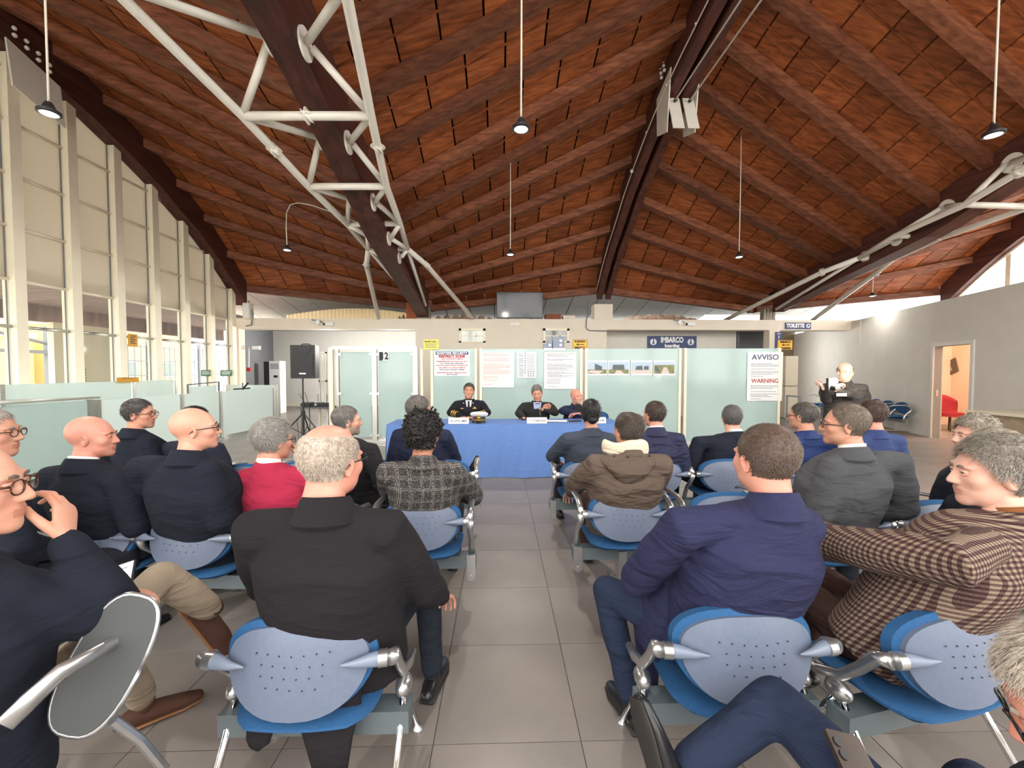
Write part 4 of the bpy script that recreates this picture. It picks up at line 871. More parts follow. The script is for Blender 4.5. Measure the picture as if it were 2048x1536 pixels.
# right side recess: cabinet, rails
t = thing('cabinet', 'tall cream cabinet behind the right end of the partition', 'cabinet', (9.5, 13.2, 0)); a, b = at(1572, 712, 13.0), at(1595, 790, 13.0)
obj('upper_door', MB().box((a[0], 13, 1.05), (b[0], 13.4, a[2])), M_cream, t); obj('lower_door', MB().box((a[0], 13, .02), (b[0], 13.4, 1.02)), M_cream, t); obj('plinth', MB().box((a[0], 13.02, 0), (b[0], 13.4, .02)), M_grey, t)
t = thing('crowd_rail', 'low steel tube railing at the right end of the glass partition', 'railing', (5.9, 7.6, 0))
a, b = at(1573, 790, 7.7), at(1592, 797, 7.3)
for p in (at(1574, 792, 7.9), at(1600, 795, 7.6)): obj('post', MB().tube([(p[0], p[1], 0), (p[0], p[1], 1.05)], .02, 8), M_grey, t)
p, q = at(1574, 792, 7.9), at(1600, 795, 7.6)
for z in (1.05, .55, .12): obj('rail', MB().tube([(p[0], p[1], z), (q[0], q[1], z)], .016, 8), M_grey, t)
# stone counter at the right edge
t = thing('stone_counter', 'low brown stone counter at the right edge behind the grey haired heads', 'counter', (6.6, 5.2, 0)); a = at(2034, 828, 5.4)
obj('body', MB().box((a[0], 5.2, 0), (a[0]+.9, 6.0, a[2]-.04)), mat('brown stone', lin(128, 112, 92), .7, noise=.25, nscale=9), t); obj('top', MB().box((a[0]-.03, 5.17, a[2]-.04), (a[0]+.9, 6.0, a[2])), mat('light stone', lin(186, 176, 158), .6), t)

# ================================================================== TOP TABLE
M_cloth = fabric('blue tablecloth', lin(96, 128, 186), .8, .05, 120, .18)
TF, TB, TL, TR, TZ = 5.9, 6.55, -1.62, 1.75, .775
t = thing('folding_table', 'long table under the blue cloth', 'table', (0, 6.2, 0))
obj('tabletop', MB().box((TL+.03, TF+.03, TZ-.04), (TR-.03, TB-.03, TZ-.008)), M_white, t)
for x in (TL+.15, TR-.15):
    for y in (TF+.1, TB-.1): obj('leg', MB().tube([(x, y, TZ-.04), (x, y, 0)], .018, 8), M_chrome, t)
n = 240; V = []; F = []
per = [(TL+(TR-TL)*i/n, TF, 0) for i in range(n+1)]
mb = MB(); top = []; 
def cloth_side(p0, p1, nrm, n, seed):
    V = []; F = []; p0, p1, nrm = map(np.asarray, (p0, p1, nrm)); m_ = 14; rr = np.random.default_rng(seed); ph = rr.random(5)*6; L_ = np.linalg.norm(p1-p0)
    for i in range(n+1):
        s_ = i/n*L_
        for j in range(m_+1):
            h = j/m_; f = h**.8*(.012*math.sin(s_*9+ph[0])+.01*math.sin(s_*23+ph[1]+h*2)+.016*max(0, math.sin(s_*3.1+ph[2]+h*.8))**6+.006*math.sin(s_*47+h*9))
            p = p0+(p1-p0)*i/n+nrm*(f+.02*h); V.append((p[0], p[1], TZ-.0-(TZ-.012)*h))
    for i in range(n):
        for j in range(m_): a = i*(m_+1)+j; F.append((a, a+1, a+m_+2, a+m_+1))
    return V, F
for a_, b_, nn, k, sd in (((TL, TF, 0), (TR, TF, 0), (0, -1, 0), 200, 1), ((TL, TB, 0), (TL, TF, 0), (-1, 0, 0), 40, 2), ((TR, TF, 0), (TR, TB, 0), (1, 0, 0), 40, 3)):
    V, F = cloth_side(a_, b_, nn, k, sd); mb.add(V, F)
V = []; F = []
for i in range(81):
    for j in range(11): V.append((TL+(TR-TL)*i/80, TF+(TB-TF)*j/10, TZ+.0015*math.sin(i*.9+j)))
for i in range(80):
    for j in range(10): a = i*11+j; F.append((a, a+11, a+12, a+1))
mb.add(V, F)
tag(obj('tablecloth', mb, M_cloth, smooth=True, auto=50), 'blue cloth draped over the top table down to the floor', 'tablecloth')
def plate(label, px, txt, wd=.29):
    p = at(px, 846, TF+.06); t = thing('name_plate', label, 'name plate', (p[0], TF+.08, TZ))
    V = [(-wd/2, -.03, 0), (wd/2, -.03, 0), (wd/2, .03, 0), (-wd/2, .03, 0), (-wd/2, -.004, .085), (wd/2, -.004, .085), (wd/2, .004, .085), (-wd/2, .004, .085)]
    obj('card', MB().hexa(np.array(V)+(p[0], TF+.08, TZ+.002)), M_white, t)
    v_ = np.array([0, .29, .955]); lettering(t, np.array([p[0], TF+.08-.019, TZ+.04]), Ux, v_, [(txt, 0, 0, .045, M_ink, wd*.86, .0006)])
plate('white folded name plate in front of the naval officer', 917, 'CAP. CAPITAL AMBRIFI'); plate('white folded name plate in front of the man with the microphone', 1074, 'C. DI SARCINA'); plate('white folded name plate at the right end of the table', 1192, 'C. NAVA')
p = (at(1108, 841, TF+.3)); 
for i, (x, y, rz, l) in enumerate(((.62, TF+.33, .1, 'under the speaker name plate'), (.85, TF+.3, -.15, 'beside the speaker'))):
    mb = MB(); mb.box((-.15, -.1, 0), (.15, .1, .003), M=(R3(0, 0, rz), (x, y, TZ+.003+i*.004))); o = obj('sheet_of_paper', mb, M_white); tag(o, 'white sheet of paper lying on the table '+l, 'paper')
mb = MB(); mb.box((-.09, -.04, 0), (.09, .04, .012), M=(R3(0, 0, .2), (1.12, TF+.28, TZ+.004))); tag(obj('phone', mb, M_black), 'black phone lying on the blue cloth beside the bald man', 'phone')
# naval cap
cx_ = at(958, 840, TF+.2); t = thing('naval_cap', 'white topped naval officer cap with black band and gold badge on the table', 'cap', (cx_[0], TF+.2, TZ))
c = np.array([cx_[0], TF+.22, TZ]); M_gold = mat('gold', lin(206, 164, 74), .35, .7)
obj('crown', MB().lathe([(.085, .075), (.125, .105), (.135, .125), (.12, .142), (.07, .15), (.01, .15)], c, 28, M=R3(-.25, 0, 0)), M_white, t, smooth=True)
obj('band', MB().lathe([(.094, .03), (.094, .085)], c, 28, M=R3(-.1, 0, 0)), M_black, t, smooth=True)
obj('gold_strap', MB().lathe([(.0965, .03), (.0965, .042)], c, 28, M=R3(-.1, 0, 0)), M_gold, t, smooth=True)
V = []; F = []
for i in range(13):
    a = PI+ PI*i/12
    for r, z in ((.09, .035), (.15, .01)): V.append(c+(math.cos(a)*r*(1 if r < .1 else .75), math.sin(a)*r, z))
for i in range(12): F.append((i*2, i*2+1, i*2+3, i*2+2))
obj('peak', MB().add(V, F), mat('patent black', (.01, .01, .01), .12, coat=1), t, smooth=True)
obj('badge', MB().lathe([(.026, -.004), (.02, .008)], c+(0, -.1, .078), 16, 'y').ball(c+(0, -.105, .11), (.014, .006, .012), 8, 6), M_gold, t, smooth=True)

# ================================================================== BEAM SEATING
def outline(w_=.225, up=.115, dn=.165, n=40):
    out = []
    for i in range(n):
        a = 2*PI*i/n; c, s_ = math.cos(a), math.sin(a)
        x = w_*np.sign(c)*abs(c)**.8; z = (up*np.sign(s_)*abs(s_)**.85) if s_ > 0 else -dn*abs(s_)**1.05
        out.append((x, z))
    return np.array(out)
def back_shell(grow=1.0, y0=0.0, th=.02, curve=.9, rings=6):
    """curved oval plate: returns MB; front towards +y"""
    O = outline()*grow; mb = MB(); V = []; n = len(O)
    for side, yo in ((0, 0), (1, th)):
        for r in range(rings+1):
            f = r/rings
            for (x, z) in O*f: V.append((x, y0+yo+curve*x*x-(.012*(1-f*f) if side == 0 else -.004*(1-f*f))-.12*z*0+.0, z))
    F = []; N = n*(rings+1)
    for side in (0, 1):
        b = side*N
        for r in range(rings):
            for i in range(n):
                q = (b+r*n+i, b+r*n+(i+1) % n, b+(r+1)*n+(i+1) % n, b+(r+1)*n+i); F.append(q if side else q[::-1])
    for i in range(n): F.append((rings*n+i, rings*n+(i+1) % n, N+rings*n+(i+1) % n, N+rings*n+i))
    return mb.add(V, F)
def place(mb, M=np.eye(3), t=(0, 0, 0)):
    o = MB(); V = mb.arr()@np.array(M).T+np.array(t); o.add(V, mb.f); o.m = list(mb.m); return o
Rb = R3(-.16, 0, 0)
SEAT_PARTS = None
def make_seat_meshes():
    P = {}
    P['backrest'] = (place(back_shell(), Rb, (0, -.2, .62)), M_shell, True)
    P['back_cushion'] = (place(back_shell(1.085, .020, .035), Rb, (0, -.2, .632)), M_seatblue, True)
    mb = MB(); k = 0
    for r, cnt in enumerate((7, 6, 6, 5)):
        for i in range(cnt):
            x = (i-(cnt-1)/2)*.038; z = .035-r*.033+.004*math.cos(i)
            p = np.array([x, .9*x*x-.0125+.003*((x/.2)**2), z]); mb.lathe([(.0024, -.0015), (.0024, .001)], p, 6, 'y')
    P['vent_hole'] = (place(mb, Rb, (0, -.2, .62)), M_ink, False)
    # seat pan: rounded, dished, drooping front
    V = []; F = []; nu, nv = 14, 12
    for side in (0, 1):
        for j in range(nv+1):
            v = j/nv; y = -.19+.44*v; hw = .235*(1-.9*abs(2*v-1)**5*.35)
            for i in range(nu+1):
                u = 2*i/nu-1; edge = max(abs(u)**6, abs(2*v-1)**8)
                z = .435-.02*(1-u*u)*(.6)-.035*max(0, v-.75)*4*.5
                z = z-.02*edge if side else z-.075+.045*max(abs(u)**3, abs(2*v-1)**4)
                V.append((u*hw, y, z))
    N = (nu+1)*(nv+1)
    for side in (0, 1):
        for j in range(nv):
            for i in range(nu):
                a = side*N+j*(nu+1)+i; q = (a, a+1, a+nu+2, a+nu+1); F.append(q if side else q[::-1])
    ring = [i for i in range(nu+1)]+[j*(nu+1)+nu for j in range(1, nv+1)]+[nv*(nu+1)+i for i in range(nu-1, -1, -1)]+[j*(nu+1) for j in range(nv-1, 0, -1)]
    for a, b in zip(ring, ring[1:]+ring[:1]): F.append((a, b, N+b, N+a))
    P['seat'] = (MB().add(V, F), M_seatblue, True)
    for s_ in (-1, 1):
        mb = MB().tube([(s_*.15, -.203, .62), (s_*.195, -.195, .62), (s_*.235, -.178, .618), (s_*.262, -.17, .618)], [(.003, .003), (.013, .011), (.022, .019), (.024, .022)], 14)
        P['bracket_horn'+str(s_)] = (mb, M_shell2, True)
        P['bracket_cap'+str(s_)] = (MB().tube([(s_*.26, -.17, .618), (s_*.288, -.165, .618)], .027, 16), M_silver, True)
    return P
SM = {}
for k, (mb, m, sm) in make_seat_meshes().items(): 
    SM[k] = mesh_from(k.rstrip('-1'), mb.arr(), mb.f, m, mb.m, sm)
    try: SM[k].set_sharp_from_angle(angle=math.radians(45))
    except Exception: pass
mbx = MB(); mbx.tube([(0, -.165, .618), (0, -.12, .66), (0, -.05, .69), (0, .12, .69), (0, .26, .672), (0, .285, .65)], [(.024, .028), (.02, .02), (.022, .014), (.022, .013), (.02, .012), (.014, .008)], 12, side=(1, 0, 0))
mbx.tube([(0, -.165, .618), (0, -.14, .55), (0, -.06, .48), (0, -.02, .40), (0, 0, .33)], [(.026, .026), (.018, .02), (.016, .018), (.018, .02), (.022, .02)], 12, side=(1, 0, 0))
ARM_M = mesh_from('armrest', mbx.arr(), mbx.f, M_silver, mbx.m, True)
mbx = MB(); mbx.tube([(0, -.165, .618), (0, -.12, .60), (0, -.07, .53), (0, -.01, .46), (0, .08, .42), (0, .16, .415)], [(.025, .025), (.018, .022), (.015, .02), (.016, .02), (.018, .02), (.014, .014)], 12, side=(1, 0, 0)); mbx.ball((0, .0, .40), (.03, .05, .035), 12, 8)
SUP_M = mesh_from('side_support', mbx.arr(), mbx.f, M_silver, mbx.m, True)
mbx = MB(); pl = [(-.028, .05), (-.028, -.09)]+[(.028*math.cos(a), -.09+.028*math.sin(a)) for a in np.linspace(PI, 2*PI, 9)[1:-1]]+[(.028, -.09), (.028, .05)]
mbx.prism(pl[::-1], (0, -.075, .31), (1, 0, 0), (0, 0, 1), (0, .012, 0)); mbx.lathe([(.006, -.003), (.006, .003)], (0, -.078, .225), 10, 'y')
END_M = mesh_from('end_plate', mbx.arr(), mbx.f, M_silver, mbx.m)
def link(name, me, parent, loc=(0, 0, 0), rz=0):
    o = bpy.data.objects.new(name, me); COL.objects.link(o); o.parent = parent; o.location = loc; o.rotation_euler = (0, 0, rz); WM[o.name] = WM[parent.name]; return o
def bench(label, xs, loc, rz=0.0, style='plate', arms=None, legs=None, ends=(1, 1)):
    loc = (loc[0]+.05*math.sin(rz), loc[1]-.0)
    t = thing('seat_bench', label, 'bench', (loc[0], loc[1], 0), rz, 'rows of blue airport seating')
    for x in xs:
        for k in ('seat', 'backrest'):
            p = link(k, SM[k], t, (x, 0, 0))
            if k == 'backrest':
                for c in ('back_cushion', 'vent_hole'):
                    q = link(c, SM[c], p)
                    if c == 'vent_hole': q['kind'] = 'stuff'
        for s_ in ('-1', '1'): link('bracket_horn', SM['bracket_horn'+s_], t, (x, 0, 0)); link('bracket_cap', SM['bracket_cap'+s_], t, (x, 0, 0))
    ax = sorted(set([round(x-.3, 3) for x in xs]+[round(x+.3, 3) for x in xs]))
    mer = []
    for a in ax:
        if mer and a-mer[-1] < .08: mer[-1] = (a+mer[-1])/2
        else: mer.append(a)
    for a in (arms if arms is not None else mer): link('armrest' if style == 'plate' else 'side_support', ARM_M if style == 'plate' else SUP_M, t, (a, 0, 0))
    x0, x1 = mer[0], mer[-1]
    obj('beam', MB().box((x0-.03, -.065, .27), (x1+.03, .02, .35)), M_beam, t, local=True)
    for a, e in ((x0, ends[0]), (x1, ends[1])):
        if e and style == 'plate': link('end_plate', END_M, t, (a, 0, 0))
    lg = legs if legs is not None else ([x0+.3, x1-.3] if len(xs) > 1 else [xs[0]])
    for x in lg:
        if style == 'plate':
            l = obj('leg', MB().box((x-.027, -.085, .03), (x+.027, -.068, .33)).box((x-.02, -.07, .03), (x+.02, .02, .28)), M_silver, t, local=True)
            obj('foot_bar', MB().tube([(x, -.27, .015), (x, -.22, .035), (x, .2, .035), (x, .27, .015)], [(.022, .012)]*4, 10), M_silver, l, local=True)
        else:
            for s_ in (-1, 1):
                obj('leg', MB().tube([(x, 0, .39), (x, s_*.07, .27), (x, s_*.25, .012)], .013, 10), M_chrome, t, smooth=True, local=True)
                obj('foot', MB().lathe([(.022, 0), (.022, .012), (.012, .025)], (x, s_*.25, 0), 12), M_silver, t, local=True)
    return t
bench('front-most left row of blue seats under the man in the black coat', [0], (-.655, 1.49), 0, 'tube', legs=[-.3, .3])
bl = bench('blue seat with a folded writing tablet under the left man with crossed legs', [0], (-1.42, 1.0), -.45, 'tube', legs=[.2, -.2])
# folded writing tablet on that seat's right arm
tc_ = at(218, 1322, 1.12); tu, tv = np.array([.93, .1, -.32]), np.array([.30, .35, .88]); tu /= np.linalg.norm(tu); tv -= tu*(tu@tv); tv /= np.linalg.norm(tv); tn = np.cross(tu, tv)
O = [(0.082*np.sign(math.cos(a))*abs(math.cos(a))**.7, .165*np.sign(math.sin(a))*abs(math.sin(a))**.8) for a in np.linspace(0, 2*PI, 36, endpoint=False)]
obj('writing_tablet', MB().prism(O, tc_, tu, tv, tn*.014), mat('dark tablet', lin(58, 60, 60), .5), bl)
obj('tablet_rim', MB().tube([tc_+tn*.007+tu*a*1.01+tv*b for a, b in O+O[:1]], .008, 6), M_silver, bl, smooth=True)
obj('armrest', MB().tube([at(8, 1452, .92), at(60, 1400, .96), at(120, 1345, 1.0), at(200, 1300, 1.08), at(262, 1268, 1.18), at(306, 1250, 1.24)], [(.022, .016), (.024, .014), (.022, .012), (.018, .011), (.016, .010), (.012, .010)], 12), M_silver, bl, smooth=True)
obj('tablet_strut', MB().tube([at(225, 1440, 1.05), at(280, 1480, 1.1), at(330, 1540, 1.15)], .012, 8), M_silver, bl)
bench('front-most right seats of blue airport seating under the man in the navy blazer', [0], (.83, 1.5), 0, 'tube', legs=[-.3, .3])
bench('front-most right seat under the man in the brown checked jacket', [0], (1.50, 1.48), .2, 'tube', legs=[-.3, .3])
bench('second row left bench beside the aisle under the person in the tweed coat', [-.6, 0], (-.49, 2.7), 0, legs=[-.25])
bench('second row far left bench under the two bald men and the red sweater', [-.56, 0, .56], (-1.74, 2.5), -.06, ends=(1, 1))
bench('second row right bench beside the aisle under the hooded coat', [0, .68], (.82, 2.8), 0, legs=[.0, .6])
bench('second row far right bench under the man in the grey jacket', [0, .6, 1.2], (2.06, 2.55), .08)
bench('third row left bench beside the aisle', [-1.2, -.6, 0], (-.52, 3.85), 0)
bench('third row far left bench under the man in the dark coat with glasses', [-.6, 0, .6], (-2.75, 3.75), -.06)
bench('third row right bench beside the aisle under the woman with the black bun', [0, .62, 1.26], (.78, 3.8), 0)
bench('third row far right bench under the men in blue', [0, .62], (2.75, 3.75), .08)
bench('bench of teal seats against the grey right wall beside the door', [-.6, 0, .6], tuple(rp(1.5, 0, -.35)[:2]), math.atan2(rd[1], rd[0])+0, 'plate')
bench('bench of dark teal seats in the right recess behind the photographer', [-.6, 0, .6], (10.6, 13.1), math.atan2(rd[1], rd[0])+0, 'plate')
t = thing('blue_chair', 'empty blue chair behind the right end of the top table', 'chair', (1.66, 6.95, 0))
obj('backrest', place(back_shell(1.0, 0, .03), np.eye(3), (1.66, 7.1, .72)), mat('navy blue upholstery', lin(30, 74, 122), .8), t, smooth=True); obj('seat', MB().box((1.43, 6.7, .42), (1.89, 7.12, .47)), MATS['navy blue upholstery'], t)
for x in (1.46, 1.86):
    for y in (6.73, 7.1): obj('leg', MB().tube([(x, y, .42), (x, y, 0)], .012, 8), M_chrome, t)

# ================================================================== PEOPLE
# ---- head surface from smooth-blended volumes
def smin(a, b, k): h = np.clip(.5+.5*(b-a)/k, 0, 1); return b*(1-h)+a*h-k*h*(1-h)
def ell(p, c, r):
    q = (p-np.array(c))/np.array(r); n = np.linalg.norm(q, axis=-1); return (n-1)*min(r)
def caps(p, a, b, r0, r1):
    a, b = np.array(a), np.array(b); d = b-a; h = np.clip(((p-a)@d)/(d@d), 0, 1); return np.linalg.norm(p-a-h[..., None]*d, axis=-1)-(r0+(r1-r0)*h)
def head_sdf(p, w_=1.0, jaw=1.0, brow=1.0):
    x = p.copy(); x[..., 0] = np.abs(p[..., 0])
    d = ell(x, (0, -.022, .032), (.0755*w_, .098, .088))
    d = smin(d, ell(x, (0, .035, -.02), (.060*w_, .060, .085)), .03)                 # face block
    d = smin(d, ell(x, (0, .022, -.072), (.050*w_*jaw, .062, .040)), .028)           # jaw
    d = smin(d, ell(x, (0, .074, -.098), (.022*jaw, .018, .017)), .02)               # chin
    d = smin(d, ell(x, (.043*w_, .060, -.022), (.022, .022, .022)), .02)             # cheek bones
    d = smin(d, ell(x, (.030, .080, .022), (.026, .012, .0085*brow)), .012)          # brow ridge
    d = -smin(-d, ell(x, (.031, .101, .002), (.019, .016, .0125)), .010)             # eye socket
    d = smin(d, caps(x, (0, .086, .012), (0, .108, -.030), .0085, .0115), .010)      # nose
    d = smin(d, ell(x, (.011, .098, -.034), (.0095, .011, .008)), .006)              # nostril wings
    d = smin(d, ell(x, (0, .088, -.058), (.024, .011, .0062)), .006)                 # upper lip
    d = smin(d, ell(x, (0, .086, -.070), (.020, .012, .007)), .005)                  # lower lip
    d = -smin(-d, ell(x, (0, .101, -.0635), (.023, .010, .0016)), .003)              # mouth line
    d = smin(d, caps(x, (0, -.02, -.06), (0, -.045, -.15), .056, .060), .03)         # neck
    return d
NU, NV = 72, 60
def head_grid(**kw):
    c0 = np.array([0, .005, -.005]); th = np.linspace(0.02, PI-.32, NV+1); ph = np.linspace(0, 2*PI, NU, endpoint=False)
    # denser towards the face: warp azimuth about +y
    ph = ph-.38*np.sin(ph); ph = ph+PI/2
    TH, PH = np.meshgrid(th, ph, indexing='ij')
    D = np.stack([np.sin(TH)*np.cos(PH), np.sin(TH)*np.sin(PH), np.cos(TH)], -1)
    lo_ = np.zeros(TH.shape); hi = np.full(TH.shape, .2)
    # march outwards to the last crossing
    best = np.zeros(TH.shape)
    for r in np.linspace(.02, .2, 46):
        s_ = head_sdf(c0+D*r, **kw); best = np.where(s_ < 0, r, best)
    a = best; b = best+.0045
    for _ in range(14):
        m_ = (a+b)/2; s_ = head_sdf(c0+D*m_[..., None], **kw); a = np.where(s_ < 0, m_, a); b = np.where(s_ < 0, b, m_)
    P = c0+D*a[..., None]; return P, D
HEADS = {}
def head_base(kind):
    if kind not in HEADS: HEADS[kind] = head_grid(**{'m': dict(), 'wide': dict(w_=1.07, jaw=1.15), 'f': dict(w_=.94, jaw=.82, brow=.6)}[kind])
    return HEADS[kind]
def grid_faces(nv, nu, keep=None):
    F = []
    for i in range(nv):
        for j in range(nu):
            q = (i*nu+j, (i+1)*nu+j, (i+1)*nu+(j+1) % nu, i*nu+(j+1) % nu)
            if keep is None or all(keep[k] for k in q): F.append(q)
    return F
def ear(side):
    V = []; F = []; nr, na = 7, 22
    for i in range(nr+1):
        r = i/nr
        for j in range(na):
            a = 2*PI*j/na; y, z = .0165*r*math.cos(a)*(1+.12*math.sin(a)), .031*r*math.sin(a)
            if math.sin(a) < -.3: y *= .85
            rim = math.exp(-((r-.86)/.12)**2)*.0075*(1 if not (a > 5.4 or a < .3) else .4)
            anti = math.exp(-((r-.5)/.14)**2)*.0045; h = .004+rim+anti-.006*math.exp(-(r/.3)**2)-(.010 if r > .98 else 0)
            V.append((h, y, z))
    for i in range(nr):
        for j in range(na): q = (i*na+j, i*na+(j+1) % na, (i+1)*na+(j+1) % na, (i+1)*na+j); F.append(q)
    F.append(tuple(range(na-1, -1, -1)) if 0 else tuple(range(na)))
    b = len(V)
    for j in range(na): a = 2*PI*j/na; V.append((-.014, .0165*.55*math.cos(a)+.004, .031*.6*math.sin(a)))
    for j in range(na): F.append(((nr)*na+j, nr*na+(j+1) % na, b+(j+1) % na, b+j))
    V = np.array(V); V[:, 0] += .000
    V = V@R3(0, 0, -.42).T@R3(-.12, 0, 0).T*1.02+np.array([.0745, -.006, -.012])
    if side < 0: V[:, 0] *= -1; F = [f[::-1] for f in F]
    return V, F
# hair styles: mask over the skull, thickness, waviness
def hair_mesh(P, D, style, th, seed):
    x, y, z = P[..., 0], P[..., 1], P[..., 2]; rr = np.random.default_rng(seed)
    az = np.arctan2(y, np.abs(x)); 
    # hairline height rises toward the face
    line = -.052+.0*x; front = np.clip((y+.01)/.075, 0, 1); line = line+front**.8*.118
    line = np.where((y > -.02) & (y < .03) & (z < .02), np.maximum(line, .0+0*x), line)      # round the ears
    m = np.clip((z-line)/.012, 0, 1)
    if style == 'bald': crown = ell(P, (0, .03, .10), (.085, .12, .095)); m = m*np.clip(crown/.010, 0, 1)*np.clip((.062-z)/.02, 0, 1)
    if style == 'thin': crown = ell(P, (0, -.035, .12), (.04, .05, .045)); m = m*np.clip(.25+crown/.03, .12, 1)
    if style == 'thin2': crown = ell(P, (0, .0, .115), (.066, .10, .062)); m = m*np.clip(crown/.02, 0, 1)
    if style == 'recede': f = np.clip((y-.035)/.025, 0, 1)*np.clip((z-.05)/.02, 0, 1); m = m*(1-f)
    if style == 'mono': crown = ell(P, (0, .01, .115), (.060, .10, .06)); m = m*np.clip(crown/.015, 0, 1)
    nz = .5+.5*np.sin(x*140+4*np.sin(z*60+seed))*np.sin(z*120+3*np.sin(y*70))*np.sin(y*110+2*np.sin(x*90+seed))
    amp = {'curly': .8, 'wavy': .32}.get(style, .06)
    T_ = th*(1-amp+2*amp*nz)*np.clip(m*1.3, 0, 1)
    up_ = np.clip(z/.1, 0, 1); T_ = T_*(.55+.45*up_ if style not in ('curly', 'wavy') else .75+.35*up_)
    Q = P+D*(T_-.003*(m <= .02)+.0008)[..., None]; keep = (m > .02).ravel(); return Q, keep, m
def strands(Q, D, m, n, L_, seed, lift=.25, wid=.0011, curl=0.0):
    rr = np.random.default_rng(seed); nv, nu = m.shape; idx = np.argwhere(m > .35)
    if len(idx) == 0: return None
    wt = np.sin(np.linspace(.02, PI-.32, nv))[idx[:, 0]]; wt /= wt.sum(); s_ = idx[rr.choice(len(idx), n, p=wt)]
    c0 = Q[s_[:, 0], s_[:, 1]]; d0 = D[s_[:, 0], s_[:, 1]]
    j2 = (s_[:, 1]+1) % nu; i2 = np.minimum(s_[:, 0]+1, nv-1); u, v = rr.random(n)[:, None], rr.random(n)[:, None]
    c = c0+(Q[s_[:, 0], j2]-c0)*u+(Q[i2, s_[:, 1]]-c0)*v
    # flow from the crown whorl outwards and down
    wh = np.array([.01, -.06, .09]); fl = c-wh; fl -= (fl*d0).sum(1)[:, None]*d0; fl /= np.linalg.norm(fl, axis=1)[:, None]+1e-6
    fl += rr.normal(0, .28+curl, (n, 3)); fl -= (fl*d0).sum(1)[:, None]*d0; fl /= np.linalg.norm(fl, axis=1)[:, None]+1e-6
    sd = np.cross(d0, fl); Ls = L_*(.6+.8*rr.random(n))[:, None]
    p0 = c-d0*.001; p1 = c+fl*Ls*.55+d0*Ls*lift*.7; p2 = c+fl*Ls+d0*Ls*lift*(.55)
    V = np.stack([p0-sd*wid, p0+sd*wid, p1+sd*wid*.8, p1-sd*wid*.8, p2+sd*wid*.15, p2-sd*wid*.15], 1).reshape(-1, 3)
    F = []
    for i in range(n): b = i*6; F += [(b, b+1, b+2, b+3), (b+3, b+2, b+4, b+5)]
    return V, F
# ---- hand, built once per pose and voxel-blended
TMP = []
def remesh(mb, vox, smooth=4, sf=.5):
    me = bpy.data.meshes.new('tmp'); me.from_pydata([tuple(p) for p in mb.arr()], [], mb.f); o = bpy.data.objects.new('tmp', me); COL.objects.link(o)
    r = o.modifiers.new('r', 'REMESH'); r.mode = 'VOXEL'; r.voxel_size = vox; r.adaptivity = 0
    if smooth: s_ = o.modifiers.new('s', 'SMOOTH'); s_.iterations = smooth; s_.factor = sf
    bpy.context.view_layer.update(); dg = bpy.context.evaluated_depsgraph_get(); ev = o.evaluated_get(dg); m2 = ev.to_mesh()
    V = np.empty(len(m2.vertices)*3); m2.vertices.foreach_get('co', V); V = V.reshape(-1, 3); F = [tuple(p.vertices) for p in m2.polygons]
    N = np.empty(len(m2.vertices)*3); m2.vertices.foreach_get('normal', N); N = N.reshape(-1, 3)
    ev.to_mesh_clear(); bpy.data.objects.remove(o); bpy.data.meshes.remove(me); return V, F, N
def hand_mesh(curl, spread=.12, thumb=.5):
    """right hand: wrist at origin, fingers +x, back of hand +z, thumb side +y"""
    mb = MB(); mb.tube([(-.012, 0, 0), (.005, 0, 0), (.03, 0, 0), (.075, 0, 0), (.092, 0, -.001)], [(.025, .021), (.026, .019), (.036, .015), (.041, .0135), (.038, .011)], 14, side=(0, 1, 0), dome=True)
    base = [(.088, .030), (.094, .010), (.090, -.011), (.080, -.030)]; Ls = [(.040, .026, .020), (.045, .030, .021), (.041, .028, .020), (.032, .021, .018)]
    for k, ((bx, by), ls) in enumerate(zip(base, Ls)):
        a = (1.5-k)*spread; p = np.array([bx-.02, by*.8, 0]); pts = [p.copy()]; p = np.array([bx, by, 0.]); pts.append(p.copy()); ang_ = 0
        for i, l in enumerate(ls):
            ang_ += curl*(.8 if i == 0 else 1.1)*(1+.08*k); d = np.array([math.cos(ang_)*math.cos(a), math.cos(ang_)*math.sin(a), -math.sin(ang_)]); p = p+d*l; pts.append(p.copy())
        r = [.0095, .0093, .0086, .0078, .0066]; r = [q*(1 if k < 3 else .88) for q in r]; mb.tube(pts, r, 10, dome=True)
    p = np.array([.012, .018, -.004]); pts = [p.copy()]
    for d, l in (((.62, .72, -.25), .042), ((.82, .45, -.35-thumb*.3), .034), ((.9, .2-thumb*.3, -.3-thumb*.4), .026)):
        d = np.array(d); d = d/np.linalg.norm(d); p = p+d*l; pts.append(p.copy())
    mb.tube(pts, [.014, .0125, .0105, .0085], 10, dome=True)
    V, F, N = remesh(mb, .0032, 5); return V, F
HAND = {}
def hand(kind):
    if kind not in HAND: HAND[kind] = hand_mesh(*{'flat': (.12, .16, .2), 'relax': (.38, .10, .5), 'grip': (.85, .03, 1.0), 'chin': (.55, .06, .3)}[kind])
    return HAND[kind]
def place_hand(mb, wrist, fdir, back, side, kind, s_=1.0):
    V, F = hand(kind); V = V*s_
    x = np.array(fdir, float); x /= np.linalg.norm(x); z = np.array(back, float); z -= x*(x@z); z /= np.linalg.norm(z); y = np.cross(z, x)
    V = V.copy()
    if side < 0: V[:, 1] *= -1; F = [f[::-1] for f in F]
    # thumb must be on the body side for a palm-down right hand: +y axis = z cross x
    mb.add(V[:, 0:1]*x+V[:, 1:2]*y+V[:, 2:3]*z+np.array(wrist), F, 0)
